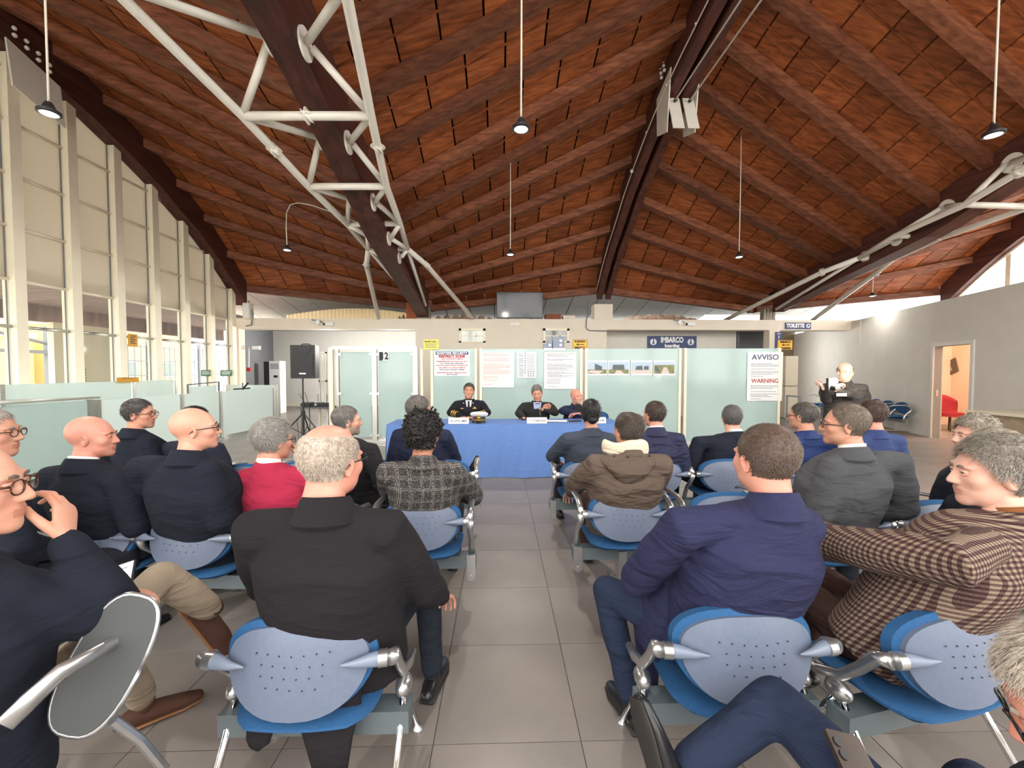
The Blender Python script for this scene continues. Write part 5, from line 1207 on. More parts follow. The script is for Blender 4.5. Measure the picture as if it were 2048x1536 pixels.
def shoe(mb, ankle, fd, s_=1.0, up=(0, 0, 1)):
    f = np.array(fd, float); f /= np.linalg.norm(f); u = np.array(up, float); u -= f*(u@f); u /= np.linalg.norm(u); a = np.array(ankle, float)
    sd = np.cross(f, u)
    pts = [a-f*.075-u*.055, a-f*.03-u*.05, a+f*.06-u*.058, a+f*.13-u*.068, a+f*.19-u*.074]
    mb.tube(pts, [(.032, .030), (.038, .045), (.044, .036), (.047, .026), (.030, .018)], 14, side=sd, dome=True, mi=0)
    mb.tube([a-f*.08-u*.088, a+f*.06-u*.088, a+f*.13-u*.090, a+f*.20-u*.090], [(.036, .008), (.042, .008), (.048, .008), (.030, .007)], 12, side=sd, mi=1)
    mb.tube([a+u*.03, a-u*.02, a-u*.05], [.036, .038, .036], 12, mi=0)
M_sole = mat('dark sole', (.02, .017, .015), .7)
def fold_noise(V, N, seed, amp):
    p = V*1.0; s_ = seed*1.7
    a = np.sin(p[:, 2]*34+3*np.sin(p[:, 0]*9+s_)+2*np.sin(p[:, 1]*11+s_))*.5+np.sin(p[:, 0]*27+2.5*np.sin(p[:, 2]*14+s_)+p[:, 1]*15)*.35+np.sin(p[:, 1]*31+3*np.sin(p[:, 2]*10-s_)+p[:, 0]*8)*.3
    a = np.sign(a)*np.abs(a)**1.3; return V+N*(amp*a)[:, None]
LABN = {}
def person(label, head, yaw=0.0, hyaw=0.0, hpitch=0.0, hroll=0.0, hips=None, skinc='a', hair='short', hairc=(60, 56, 54), th=.009, jacket=None, jcol=None, legs_m=None, g=1.0, sw=.195, shirt=None, collar=True,
           aL=None, aR=None, lL=None, lR=None, hands=('relax', 'relax'), glasses=None, kind='m', hs=1.0, vox=.016, lean=None, amp=.0035, shoes=None, shoe_c=None, group=None, hdL=None, hdR=None, beard=None, neckz=.15, stand=False, seed=1, strand=(1500, .018), coll_h=.05, brows=None, legs=True, tail=False, flap=False):
    head = np.array(head, float)
    hp = np.array(hips if hips is not None else (head[0]-math.sin(-yaw)*.0, head[1]-.06), float)
    t = thing('person', label, 'person', (hp[0], hp[1], 0), yaw, group)
    R_ = R3(0, 0, yaw); hp[1] += .05 if (not stand and yaw < 1) else 0; t.location[1] = hp[1]; WM[t.name] = (R_, np.array([hp[0], hp[1], 0.])); loc = np.array([hp[0], hp[1], 0]); L = lambda p: (np.asarray(p, float)-loc)@R_       # world -> local
    hc = L(head); H = R3(0, 0, hyaw)@R3(hpitch, 0, 0)@R3(0, hroll, 0)
    nb = hc+np.array([0, -.045, -neckz])                       # base of the neck
    zs = nb[2]-.072; hz = .50 if not stand else .93
    SL, SR = np.array([-sw, nb[1]+.0, zs]), np.array([sw, nb[1], zs]); sw_ = sw
    hipc = np.array([0, .0, hz])
    D_ = lambda a, b, f: np.asarray(a)*(1-f)+np.asarray(b)*f
    def mirror(p): return np.array(p)*(-1, 1, 1)
    aR = aR or [(sw+.075, nb[1]+.02, zs-.27), (sw-.02, nb[1]+.27, .60)]; aL = aL or [(-sw-.075, nb[1]+.02, zs-.27), (-sw+.02, nb[1]+.27, .60)]
    if stand: lR = lR or [(.10, .03, .5), (.11, 0, .09)]; lL = lL or [(-.10, .03, .5), (-.11, 0, .09)]
    lR = lR or [(.15, .43, .50), (.14, .44, .095)]; lL = lL or [(-.15, .43, .50), (-.14, .44, .095)]
    aR = [np.array(q, float) for q in aR]; aL = [np.array(q, float) for q in aL]; lR = [np.array(q, float) for q in lR]; lL = [np.array(q, float) for q in lL]
    # ---------- skin body
    body = MB()
    core = MB()
    sp = [hipc, D_(hipc, nb, .3)+(0, -.0, 0), D_(hipc, nb, .62)+(0, -.01, 0), D_(hipc, nb, .86), nb]
    core.tube(sp, [(.14, .10), (.13, .09), (.15, .10), (.15, .08), (.056, .058)], 16, side=(1, 0, 0))
    core.tube([nb+(0, -.0, -.03), nb+(0, .005, .03), hc+(0, -.03, -.06)], [.064, .058, .056], 14)
    for S, A in ((SL, aL), (SR, aR)): core.tube([S, A[0], A[1]], [.045, .036, .026], 10)
    for s_, A in ((-1, lL), (1, lR)): core.tube([hipc+(s_*.08, 0, .0), A[0], A[1]], [.07, .055, .04], 10)
    V, F, N = remesh(core, .022, 3); body.add(V, F, 0)
    P, D = head_base(kind); P2 = P*hs; flat = P2.reshape(-1, 3); 
    Hm = lambda Q: Q@H.T+hc
    fc_ = grid_faces(NV, NU); Pn = P.reshape(-1, 3); mi = []
    for f in fc_:
        c = Pn[list(f)].mean(0); m_ = 0
        if abs(c[0]) < .024 and c[1] > .07 and -.078 < c[2] < -.053: m_ = 1
        mi.append(m_)
    b0 = body.n; body.add(Hm(flat), fc_, 0); body.m[-len(fc_):] = mi
    body.add(Hm(flat[:NU]), [tuple(range(NU))[::-1]], 0)
    for s_ in (-1, 1): Ve, Fe = ear(s_); body.add(Hm(Ve*hs*(1.0 if kind != 'f' else .9)), Fe, 0)
    for s_ in (-1, 1):
        body.ball(Hm(np.array([[s_*.031, .0790, .002]])*hs)[0], (.0112*hs,)*3, 12, 10, 2, M=H); 
        body.ball(Hm(np.array([[s_*.031, .0860, .002]])*hs)[0], (.0052*hs,)*3, 10, 8, 3, M=H)
        lid = np.array([[s_*(.031-.015), .0865, .003], [s_*.024, .0905, .0078], [s_*.033, .0905, .0085], [s_*.044, .0835, .004]])*hs; body.tube(Hm(lid), .0042*hs, 8, mi=0)
        lid = np.array([[s_*(.031-.015), .0865, -.001], [s_*.025, .0890, -.0048], [s_*.034, .0885, -.005], [s_*.044, .0830, .000]])*hs; body.tube(Hm(lid), .0034*hs, 8, mi=0)
    for A, s_, kd, hd in ((aL, -1, hands[0], hdL), (aR, 1, hands[1], hdR)):
        if kd is None: continue
        d = A[1]-A[0]; d /= np.linalg.norm(d); fd = np.array(hd[0], float) if hd else d*.8+np.array([0, .4, -.1]); bk_ = hd[1] if hd else (0, 0, 1)
        place_hand(body, A[1]+d*.012, fd, bk_, s_, kd, 1.0)
    sk = {'a': lin(206, 158, 134), 'b': lin(190, 142, 118), 'c': lin(214, 172, 152), 'd': lin(176, 124, 98), 'e': lin(204, 146, 126)}[skinc]
    bo = obj('body', body, [skin('skin '+skinc, sk), mat('lips '+skinc, tuple(np.array(sk)*(.88, .66, .64)), .45), mat('eye white', lin(222, 216, 210), .2), mat('iris dark', lin(46, 34, 28), .1)], t, smooth=True, local=True)
    # ---------- hair
    hm = lin(*hairc)
    if hair != 'none':
        Q, keep, m_ = hair_mesh(P, D, hair if hair != 'short' else 'short', th, seed)
        mb = MB(); mb.add(Hm(Q.reshape(-1, 3)*hs), grid_faces(NV, NU, keep))
        if hair in ('short', 'thin', 'thin2', 'wavy', 'curly', 'recede', 'mono', 'bald', 'bun'):
            st = strands(Q, D, m_, strand[0], strand[1], seed, lift={'curly': .8, 'wavy': .14}.get(hair, .07), wid=.0009 if vox < .02 else .0014, curl={'curly': .9, 'wavy': .25}.get(hair, 0))
            if st is not None: mb.add(Hm(st[0]*hs), st[1])
        if hair == 'curly':
            rr = np.random.default_rng(3); ids = np.argwhere(m_ > .5); 
            for k in rr.choice(len(ids), 1000, replace=True):
                q = Q[tuple(ids[k])]+D[tuple(ids[k])]*(-.004+.012*rr.random())+rr.normal(0, .002, 3); mb.ball(Hm(q[None]*hs)[0], .0045+.004*rr.random(), 6, 4)
        if hair == 'bun':
            mb.ball(Hm(np.array([[0, -.118, -.04]])*hs)[0], (.042, .032, .036), 16, 12, M=H); mb.tube(Hm(np.array([[-.03, -.1, -.055], [0, -.112, -.07], [.03, -.1, -.055]])*hs), .012, 10)
        key = 'hair %d %d %d' % hairc
        if key not in MATS:
            m, nt, b = nodes(key); Lk = nt.links.new; tc = nt.nodes.new('ShaderNodeTexCoord'); n1 = nt.nodes.new('ShaderNodeTexNoise'); n1.inputs['Scale'].default_value = 75; n1.inputs['Detail'].default_value = 5; n1.inputs['Distortion'].default_value = 1.5
            Lk(tc.outputs['Object'], n1.inputs['Vector']); r = nt.nodes.new('ShaderNodeValToRGB'); r.color_ramp.elements[0].position = .34; r.color_ramp.elements[1].position = .66
            r.color_ramp.elements[0].color = (*[c*.66 for c in hm], 1); r.color_ramp.elements[1].color = (*[min(1, c*1.3) for c in hm], 1); Lk(n1.outputs['Fac'], r.inputs[0]); Lk(r.outputs[0], b.inputs['Base Color'])
            b.inputs['Roughness'].default_value = .5; b.inputs['Specular IOR Level'].default_value = .35; MATS[key] = m
        obj('hair', mb, MATS[key], t, smooth=True, local=True)
    if hair != 'none' or brows:
        key = 'brows %d %d %d' % (brows or hairc)
        for s_ in (-1, 1):
            mb = MB(); mb.tube(Hm(np.array([[s_*.014, .0965, .0205], [s_*.03, .0965, .0255], [s_*.046, .0845, .021]])*hs), [(.004, .002), (.0045, .002), (.002, .0015)], 6)
            obj('eyebrow', mb, mat(key, tuple(np.array(lin(*(brows or hairc)))*.6), .7), t, local=True)
    if flap:
        fm = MB().tube([(-.15, .0, .70), (-.21, .05, .58), (-.235, .07, .44), (-.235, .05, .30), (-.22, .03, .2)], [(.03, .09), (.035, .11), (.028, .12), (.018, .10), (.010, .07)], 18, side=(1, 0, 0), dome=True); obj('jacket_skirt', fm, jacket, t, smooth=True, local=True)
    if beard:
        x, y, z = P[..., 0], P[..., 1], P[..., 2]; m_ = ((z < -.045+.1*np.clip((.03-y)/.06, 0, .4)) & (y > .0) & (z > -.125) & ~((np.abs(x) < .025) & (z > -.076) & (z < -.052))).astype(float)
        Q = P+D*(.0025*m_)[..., None]; mb = MB().add(Hm(Q.reshape(-1, 3)*hs), grid_faces(NV, NU, (m_ > 0).ravel())); st = strands(Q, D, m_, 900, .008, seed+5, .4, .0007)
        if st is not None: mb.add(Hm(st[0]*hs), st[1])
        obj('beard', mb, mat('beard %d' % beard[0], lin(*beard), .8), t, smooth=True, local=True)
    # ---------- glasses
    if glasses:
        gm = mat('spectacle frame '+glasses, {'black': (.01, .01, .012), 'tortoise': lin(74, 44, 28), 'metal': (.3, .3, .3)}[glasses], .3)
        gt = .0022 if glasses != 'metal' else .0011; mb = MB(); ln = MB()
        for s_ in (-1, 1):
            c = np.array([s_*.033, .1045, -.001]); ring = [c+(.0235*math.cos(a)*abs(math.cos(a))**-.15 if abs(math.cos(a)) > .05 else 0, -.004*abs(math.cos(a))*(1 if math.cos(a)*s_ > 0 else 0), .0175*math.sin(a)) for a in np.linspace(0, 2*PI, 25)]
            mb.tube(Hm(np.array(ring)*hs), gt, 6)
            mb.tube(Hm(np.array([[s_*.056, .1, .005], [s_*.070, .085, .006], [s_*.0785, .03, .004], [s_*.0795, -.004, .002], [s_*.078, -.022, -.016]])*hs), [gt*1.4, gt*1.4, gt, gt, gt], 6)
            ln.lathe([(.0225, -.0005), (.0225, .0005)], (0, 0, 0), 20, 'y'); 
        mb.tube(Hm(np.array([[-.011, .105, .003], [0, .108, .006], [.011, .105, .003]])*hs), gt, 6)
        obj('glasses', mb, gm, t, smooth=True, local=True)
    # ---------- jacket
    jm = jacket or fabric('cloth %d %d %d' % jcol, lin(*jcol))
    J = MB(); base = hipc+(0, -.02, -.05 if not stand else -.12)
    b_ = lambda f: D_(base, nb, f)
    gg = g
    J.tube([base, b_(.12), b_(.32), b_(.55), b_(.75), b_(.87), nb+(0, -.008, -.012), nb+(0, -.0, .03)],
           [(.188*gg, .118*gg), (.185*gg, .122*gg), (.18*gg, .13*gg), (.19*gg, .14*gg), (.192*gg, .132*gg), (.142*gg, .102*gg), (.090, .082), (.074, .072)], 28, side=(1, 0, 0), sq=2.4)
    for s_, S, A in ((-1, SL, aL), (1, SR, aR)):
        J.tube([D_(S, nb, .5)+(0, 0, -.022), S+(0, 0, .0), D_(S, A[0], .5)+(s_*.004, 0, 0), A[0]], [(.062, .06), (.069*gg**.5, .067*gg**.5), (.061*gg, .061*gg), (.055*gg, .055*gg)], 16, dome=True)
        J.tube([A[0], D_(A[0], A[1], .5), A[1]+(A[1]-A[0])*.0], [(.059*gg, .059*gg), (.050*gg, .050*gg), (.038, .038)], 16, dome=True)
    V, F, N = remesh(J, vox, 4, .5); V = fold_noise(V, N, seed, amp)
    mb = MB().add(V, F); obj('jacket' if jacket or jcol else 'coat', mb, jm, t, smooth=True, local=True)
    # ---------- collars
    def band(r0, r1, z0, z1, m, nm, gap=.5, cen=nb, thick=.006, tilt=.35):
        V = []; F = []; n = 30
        for i in range(n+1):
            a = PI/2+gap+(2*PI-2*gap)*i/n; cx, cy = math.cos(a), math.sin(a); fr = (1+cy)/2
            for (r, z) in ((r0, z0), (r1, z1), (r1-thick, z1+.001), (r0-thick, z0)):
                V.append(cen+np.array([cx*r, cy*r*.98-.004, z-tilt*fr*.09]))
        for i in range(n):
            for j in range(4): q = i*4; F.append((q+j, q+(j+1) % 4, q+4+(j+1) % 4, q+4+j))
        F += [(3, 2, 1, 0), (n*4, n*4+1, n*4+2, n*4+3)]
        return obj(nm, MB().add(V, F), m, t, smooth=True, local=True, auto=60)
    if shirt: band(.068, .063, .0, .062, fabric('shirt %d' % shirt[0] if len(shirt) < 2 else 'shirt %d %d %d' % shirt, lin(*shirt), .8, .03, 400, .1), 'shirt_collar', .35)
    if collar: band(.096*min(1.1, g**.5), .0735, -.03, coll_h, jm, 'jacket_collar', .5); 
    if collar and coll_h > .04: band(.112, .077, -.022, coll_h-.004, jm, 'collar_fold', .6, thick=.004)
    if tail:
        tm_ = MB()
        for (x0, w0, zz, tx) in ((-.19, .05, .31, -.02), (.02, .10, .14, .02)):
            tm_.tube([(x0, -.15, .5), (x0, -.2, .42), (x0+tx*.5, -.225, .33), (x0+tx, -.23, zz)], [(w0, .02), (w0*1.1, .016), (w0*.8, .012), (w0*.4, .008)], 14, side=(1, 0, 0))
        obj('coat_tail', tm_, jm, t, smooth=True, local=True)
    # ---------- trousers & shoes
    if legs:
        Tm = MB(); pm = legs_m or fabric('dark trousers', lin(40, 42, 50))
        Tm.tube([hipc+(0, -.06, -.01), hipc+(0, .06, .0)], [(.165*gg**.5, .085), (.16, .09)], 18, side=(1, 0, 0), dome=True)
        for s_, A in ((-1, lL), (1, lR)):
            Tm.tube([hipc+(s_*.085, 0, .0), D_(hipc+(s_*.085, 0, .0), A[0], .5), A[0]], [(.088, .085), (.08, .078), (.064, .066)], 16, dome=True)
            Tm.tube([A[0], D_(A[0], A[1], .4), D_(A[0], A[1], .94)], [(.064, .064), (.062, .06), (.052, .054)], 16, dome=True)
        V, F, N = remesh(Tm, vox*1.1, 4, .5); V = fold_noise(V, N, seed+3, amp)
        obj('trousers', MB().add(V, F), pm, t, smooth=True, local=True)
        sh = MB()
        for s_, A, sd in ((-1, lL, 0), (1, lR, 1)):
            fd, up = (shoes[sd] if shoes and shoes[sd] else ((s_*.15, 1, 0), (0, 0, 1))); one = MB(); shoe(one, A[1], fd, up=up)
            obj('shoe', one, [mat('brown suede', lin(74, 44, 30), .8) if shoe_c else mat('black leather', (.012, .012, .014), .3), mat('tan sole', lin(140, 96, 62), .7) if shoe_c else M_sole], t, smooth=True, local=True)
    return t

# ------------------------------------------------------------------ the cast
def lo(hips, yaw, *pts):
    R_ = R3(0, 0, yaw); return [(np.array(p, float)-np.array([hips[0], hips[1], 0]))@R_ for p in pts]
jeans = fabric('dark denim', lin(34, 44, 66), .85, .2, 500, .5); jeans2 = fabric('black denim', lin(34, 40, 50), .85, .2, 500, .5)
chino = fabric('beige chino', lin(150, 136, 118), .85, .06, 400, .5); dkt = fabric('dark trousers', lin(36, 38, 46)); brt = fabric('brown trousers', lin(62, 42, 36))
tweed = check_cloth('black and white tweed', (.012, .011, .011), (.36, .33, .3), (.055, .05, .048), 620, 'plaid')
hound = check_cloth('brown houndstooth', (.03, .012, .014), (.27, .21, .15), (.09, .05, .045), 380, 'hound')
parka = fabric('olive brown parka', lin(92, 78, 68), .75, .06, 300, .7)
greyj = fabric('grey wool jacket', lin(76, 77, 80), .95, .14, 260, .45)
navyb = fabric('navy blazer cloth', lin(40, 42, 72), .85, .07, 500, .5); blackc = fabric('charcoal black coat cloth', lin(31, 28, 31), .95, .12, 400, .3)
darkn = fabric('dark navy coat cloth', lin(27, 31, 42), .95, .1, 400, .4); sweater = fabric('crimson knit', lin(160, 40, 66), .95, .08, 500, .35)
white_s = (232, 230, 226)
# 1 man in the black coat
h = (-.60, 1.52)
person('man in black coat from behind, front-most left, pink crown and short white hair', at(664, 922, 1.43), 0, -.38, -.05, .04, h, 'e', 'thin2', (170, 156, 142), .004, blackc, None, jeans2, 1.3, .215,
       aR=[(.30, -.02, .74), (.34, .22, .56)], aL=[(-.31, .05, .72), (-.2, .32, .62)], lR=[(.24, .44, .56), (.27, .38, .10)], lL=[(-.12, .46, .5), (-.14, .5, .1)], glasses='black', vox=.012, amp=.003, seed=1, strand=(3600, .010), coll_h=.058, tail=True, hs=1.04, kind='wide')
# 2 man in the navy blazer
h = (.84, 1.56)
person('man in navy blazer seen from behind, front-most right of the aisle, short brown hair', at(1529, 918, 1.46), .05, .06, -.04, 0, h, 'e', 'short', (84, 68, 58), .003, navyb, None, jeans, 1.25, .215,
       aL=[(-.285, .04, .70), (-.08, .29, .76)], aR=[(.28, .06, .72), (.06, .32, .76)], lL=[(-.34, .27, .54), (-.26, .16, .10)], lR=[(.12, .44, .5), (.12, .40, .1)], vox=.012, amp=.0035, flap=True, seed=2, strand=(6500, .008), coll_h=.06, hs=1.06, kind='wide')
# 3 brown houndstooth jacket
h = (1.46, 1.53); yw = .42
person('grey haired man in brown houndstooth jacket at the right, arms resting, looking left', at(1985, 945, 1.42), yw, .72, -.05, 0, h, 'c', 'wavy', (142, 134, 124), .014, hound, None, brt, 1.28, .215,
       aL=lo(h, yw, (1.30, 1.52, .87), (1.42, 1.84, .82)), aR=lo(h, yw, (1.98, 1.62, .80), (1.7, 1.86, .75)), lL=lo(h, yw, (1.36, 1.82, .56), (1.32, 1.8, .12)), lR=lo(h, yw, (1.6, 1.9, .52), (1.5, 1.95, .1)), vox=.012, amp=.004, seed=3, strand=(5200, .026), shirt=(132, 82, 44), coll_h=.03, hs=1.05)
# 4 left man hand on chin with phone
h = (-1.43, 1.1); yw = -.5
hd = at(-74, 978, 1.03)
person('man in dark navy padded coat at the left edge, fist on chin, beige trousers crossed', hd, yw, -.62, .0, 0, h, 'a', 'bald', (120, 110, 100), .003, darkn, None, chino, 1.2, .2,
       aR=lo(h, yw, tuple(at(205, 1255, 1.16)), tuple(at(95, 1100, 1.10))), aL=lo(h, yw, (-1.55, 1.42, .74), tuple(at(200, 1205, 1.40))), lR=lo(h, yw, tuple(at(300, 1168, 1.62)), tuple(at(405, 1232, 1.72))), lL=lo(h, yw, (-1.56, 1.60, .50), (-1.56, 1.76, .1)),
       hands=('relax', 'chin'), hdR=((-.45, .15, .75), (.55, .6, .3)), hdL=((1, .3, 0), (0, 0, 1)), glasses='tortoise', vox=.012, amp=.005, seed=4, strand=(1500, .008), shirt=white_s, coll_h=.07, shoes=[((.35, 1, 0), (0, 0, 1)), ((.45, .35, -.75), (.7, .2, .6))], shoe_c=1, hs=1.04)
ph = at(236, 1168, 1.36); t = thing('phone', 'white lit phone held low by the man at the left edge', 'phone', tuple(ph))
u_, v_ = np.array([.75, .3, .2]), np.array([-.1, .75, .6]); u_ /= np.linalg.norm(u_); v_ -= u_*(u_@v_); v_ /= np.linalg.norm(v_); nn_ = np.cross(u_, v_)
obj('case', MB().prism([(-.036, -.075), (.036, -.075), (.036, .075), (-.036, .075)], ph, u_, v_, nn_*-.009), M_black, t); obj('screen', MB().prism([(-.033, -.071), (.033, -.071), (.033, .071), (-.033, .071)], ph+nn_*.0005, u_, v_, nn_*.001), mat('lit phone screen', (.85, .83, .92), .2, emit=.7), t)
lines(t, ph+nn_*.002, u_, v_, [(-.026, .05-k*.012, .02-.012*(k % 3), .053-k*.012) for k in range(9)], M_inkgrey)
# 5 edge man
person('bespectacled man at the far left edge, only his face in view', at(-22, 866, 2.0), -.3, -.9, 0, 0, (-2.42, 1.98), 'b', 'short', (170, 162, 152), .008, darkn, None, None, 1.05, glasses='tortoise', vox=.02, seed=5)
# 6, 7 bald men
h = (-2.30, 2.52)
person('bald man in black coat without glasses, second row left', at(186, 874, 2.42), -.15, -1.05, 0, 0, h, 'e', 'none', (110, 90, 80), .003, darkn, None, None, 1.28, .21, shirt=white_s, coll_h=.05, vox=.016, seed=6, kind='wide', brows=(120, 90, 74))
h = (-1.78, 2.5)
person('bald man with round glasses in black coat, beside the man in the red sweater', at(392, 858, 2.36), -.2, -.85, .05, 0, h, 'a', 'none', (90, 70, 60), .003, darkn, None, None, 1.32, .215, glasses='black', coll_h=.055, vox=.016, seed=7, brows=(100, 80, 64))
# 8 red sweater
h = (-1.30, 2.58)
person('grey haired man in crimson sweater with white shirt collar, hand near his face', at(548, 880, 2.52), -.1, -.5, -.05, 0, h, 'b', 'wavy', (140, 136, 130), .017, sweater, None, None, 1.12, .2, shirt=white_s, collar=False, glasses='black', vox=.016, seed=8, strand=(4000, .024),
       aR=[(.27, .12, .80), tuple(lo(h, -.1, at(596, 925, 2.72))[0])], hands=('relax', 'chin'), hdR=((-.35, -.1, .9), (.5, .7, .3)))
# 9 tweed
h = (-.50, 2.74)
person('person with black curly hair in black and white checked tweed coat, left of the aisle', at(849, 872, 2.62), 0, -.3, .05, .04, h, 'd', 'curly', (26, 23, 22), .040, tweed, None, jeans2, 1.2, .205, aR=[(.32, .0, .70), (.2, .25, .62)], aL=[(-.27, .06, .72), (-.14, .3, .62)], coll_h=.05, vox=.014, seed=9, amp=.004, strand=(1800, .02))
# 10 hooded parka
h = (.84, 2.84)
person('man in olive brown hooded parka with cream lining, right of the aisle', at(1256, 860, 2.70), 0, .3, 0, .0, h, 'b', 'thin', (66, 56, 48), .010, parka, None, brt, 1.3, .215, aL=[(-.30, .03, .74), (-.3, .27, .60)], aR=[(.28, .04, .74), (.16, .3, .62)], glasses='metal', coll_h=.04, vox=.014, seed=10, strand=(3600, .02), amp=.006)
hood = MB(); V = []; F = []; n = 30; m_ = 10
hx, hy, hz = .82, 2.66, .985
for i in range(n+1):
    a = -1.55+3.1*i/n
    for j in range(m_+1):
        f = j/m_; w_ = math.cos(a); dep = f*.20*max(.12, w_)**.8; r = .15+.035*math.sin(f*PI)
        V.append((hx+math.sin(a)*(r+.04*f*(1-f))*(1-.12*f), hy-.02-math.cos(a)*(.055+.06*math.sin(f*PI*.85)), hz+.045-dep-.02*abs(a)+.004*math.sin(i*1.7+j)))
for i in range(n):
    for j in range(m_): q = i*(m_+1)+j; F.append((q, q+m_+1, q+m_+2, q+1))
pk = [o for o in COL.objects if o.name.startswith('person')][-1]
obj('hood', MB().add(V, F), parka, pk, smooth=True)
cr = [(hx+math.sin(a)*.135, hy+.03-math.cos(a)*.075, hz+.07+.012*math.sin(a*3)-.01*abs(a)) for a in np.linspace(-1.9, 1.9, 22)]
obj('hood_lining', MB().tube(cr, [(.046, .020)]*22, 12, side=(0, 0, 1), dome=True), fabric('cream fleece', lin(214, 200, 176), .95, .08, 150, .6), pk, smooth=True)
for s_ in (-.10, -.02, .06, .13): obj('snap_button', MB().ball((hx+s_, hy-.105+abs(s_)*.3, hz+.02), (.008, .004, .008), 8, 6), M_black, pk)
# 11 grey jacket
h = (2.05, 2.5)
person('man in grey wool jacket and black glasses, looking left, behind the navy blazer', at(1688, 850, 2.32), .15, .85, 0, 0, h, 'b', 'recede', (104, 92, 80), .006, greyj, None, None, 1.32, .215, shirt=white_s, glasses='black', coll_h=.045, vox=.014, seed=11, strand=(3600, .012), kind='wide')
# 12/13 grey heads on the right
person('grey haired person in dark coat, farther grey head at the right edge', at(1948, 872, 2.55), .4, .95, 0, 0, (3.02, 2.62), 'c', 'wavy', (162, 152, 138), .022, darkn, None, None, 1.15, coll_h=.03, vox=.02, seed=12, strand=(3000, .03))
person('pale grey haired person in dark coat, nearer grey head at the right edge', at(1985, 912, 2.0), .35, .9, .0, 0, (2.42, 2.05), 'c', 'wavy', (176, 166, 150), .020, darkn, None, None, 1.2, coll_h=.03, vox=.016, seed=13, strand=(4200, .032))
# 14 woman with bun
h = (.78, 3.84)
person('woman with black hair in a low bun and slate jacket, right of the aisle', at(1181, 828, 3.72), .05, -.1, 0, 0, h, 'b', 'bun', (18, 17, 18), .020, fabric('slate uniform', lin(58, 64, 76), .85), None, None, 1.1, .19, kind='f', coll_h=.03, vox=.02, seed=14, strand=(800, .03), aL=[(-.30, -.02, .74), (-.2, .22, .64)])
person('man in navy quilted jacket with dark hair, beside the woman with the bun', at(1308, 829, 3.75), 0, .35, 0, 0, (1.40, 3.84), 'b', 'short', (58, 46, 40), .008, fabric('navy quilt', lin(44, 46, 72), .7, .08, 200, .8), None, None, 1.25, .21, shirt=white_s, coll_h=.05, vox=.02, seed=15)
person('man in dark suit leaning left with grey streaked hair and glasses', at(1463, 836, 3.85), .1, -.35, 0, 0, (2.02, 3.84), 'a', 'short', (84, 80, 78), .009, fabric('midnight suit', lin(28, 32, 44)), None, None, 1.12, .2, shirt=(206, 214, 222), glasses='metal', coll_h=.04, vox=.02, seed=16)
person('man in blue jacket with dotted dark scarf, next to the photographer', at(1604, 832, 3.6), .1, .5, 0, 0, (2.68, 3.78), 'b', 'short', (78, 72, 66), .008, fabric('royal blue jacket', lin(38, 54, 100), .7), None, None, 1.15, .2, glasses='black', coll_h=.03, vox=.02, seed=17)
pk = [o for o in COL.objects if o.name.startswith('person')][-1]; c = np.array(at(1606, 872, 3.62))
V = []; sc_ = MB(); sc_.tube([c+(math.cos(a)*.10, math.sin(a)*.085, .01*math.sin(a*3)) for a in np.linspace(0, 2*PI, 25)], [(.038, .03)]*25, 10, side=(0, 0, 1))
obj('scarf', sc_, mat('dark dotted scarf', lin(34, 36, 60), .9, noise=.9, nscale=130, col2=lin(150, 150, 170)), pk, smooth=True)
person('balding brown haired man in denim blue shirt at the right of the third row', at(1739, 830, 3.45), .15, .6, 0, 0, (3.16, 3.6), 'e', 'recede', (70, 52, 44), .012, fabric('denim blue shirt', lin(52, 66, 108), .85), None, None, 1.15, .2, glasses='metal', coll_h=.03, vox=.02, seed=18)
# left third row
person('dark haired man with tortoise glasses and black coat, looking right, third row left', at(280, 828, 3.45), -.2, -1.15, 0, 0, (-2.98, 3.62), 'b', 'short', (70, 66, 64), .009, darkn, None, None, 1.15, .2, glasses='tortoise', coll_h=.05, vox=.02, seed=19)
person('person whose black hair just shows above the bald head with glasses', at(394, 842, 3.5), -.1, -.7, 0, 0, (-2.5, 3.66), 'b', 'short', (24, 22, 22), .01, fabric('uniform jacket with red', lin(36, 38, 52)), None, dkt, 1.1, .2, coll_h=.04, vox=.02, seed=20, lR=lo((-2.5, 3.66), -.1, (-2.22, 4.0, .66), (-1.98, 4.1, .45)))
person('bearded man with grey temples and round glasses in black jacket, looking right', at(695, 842, 3.42), -.25, -.85, .0, 0, (-1.16, 3.6), 'a', 'short', (106, 102, 98), .010, fabric('black jacket', lin(34, 33, 36)), None, jeans2, 1.15, .2, glasses='metal', coll_h=.03, vox=.02, seed=21, beard=(150, 128, 112), lR=lo((-1.16, 3.6), -.25, (-1.1, 3.98, .62), (-.98, 3.6, .42)), shoes=[None, ((.8, -.4, .1), (.1, 0, 1))])
h = (-.66, 3.86)
person('grey haired man in navy jacket leaning towards the table, in front of the curly hair', at(838, 820, 3.72), -.15, -.7, .0, .15, h, 'e', 'wavy', (92, 86, 82), .013, fabric('navy jacket', lin(32, 36, 58)), None, dkt, 1.2, .205, coll_h=.04, vox=.02, seed=22, aR=lo(h, -.15, (-.44, 3.9, .70), (-.5, 4.1, .66)), lR=lo(h, -.15, (-.52, 4.3, .60), (-.36, 4.05, .52)), shoes=[None, ((.25, .15, .95), (-.9, -.1, .2))])
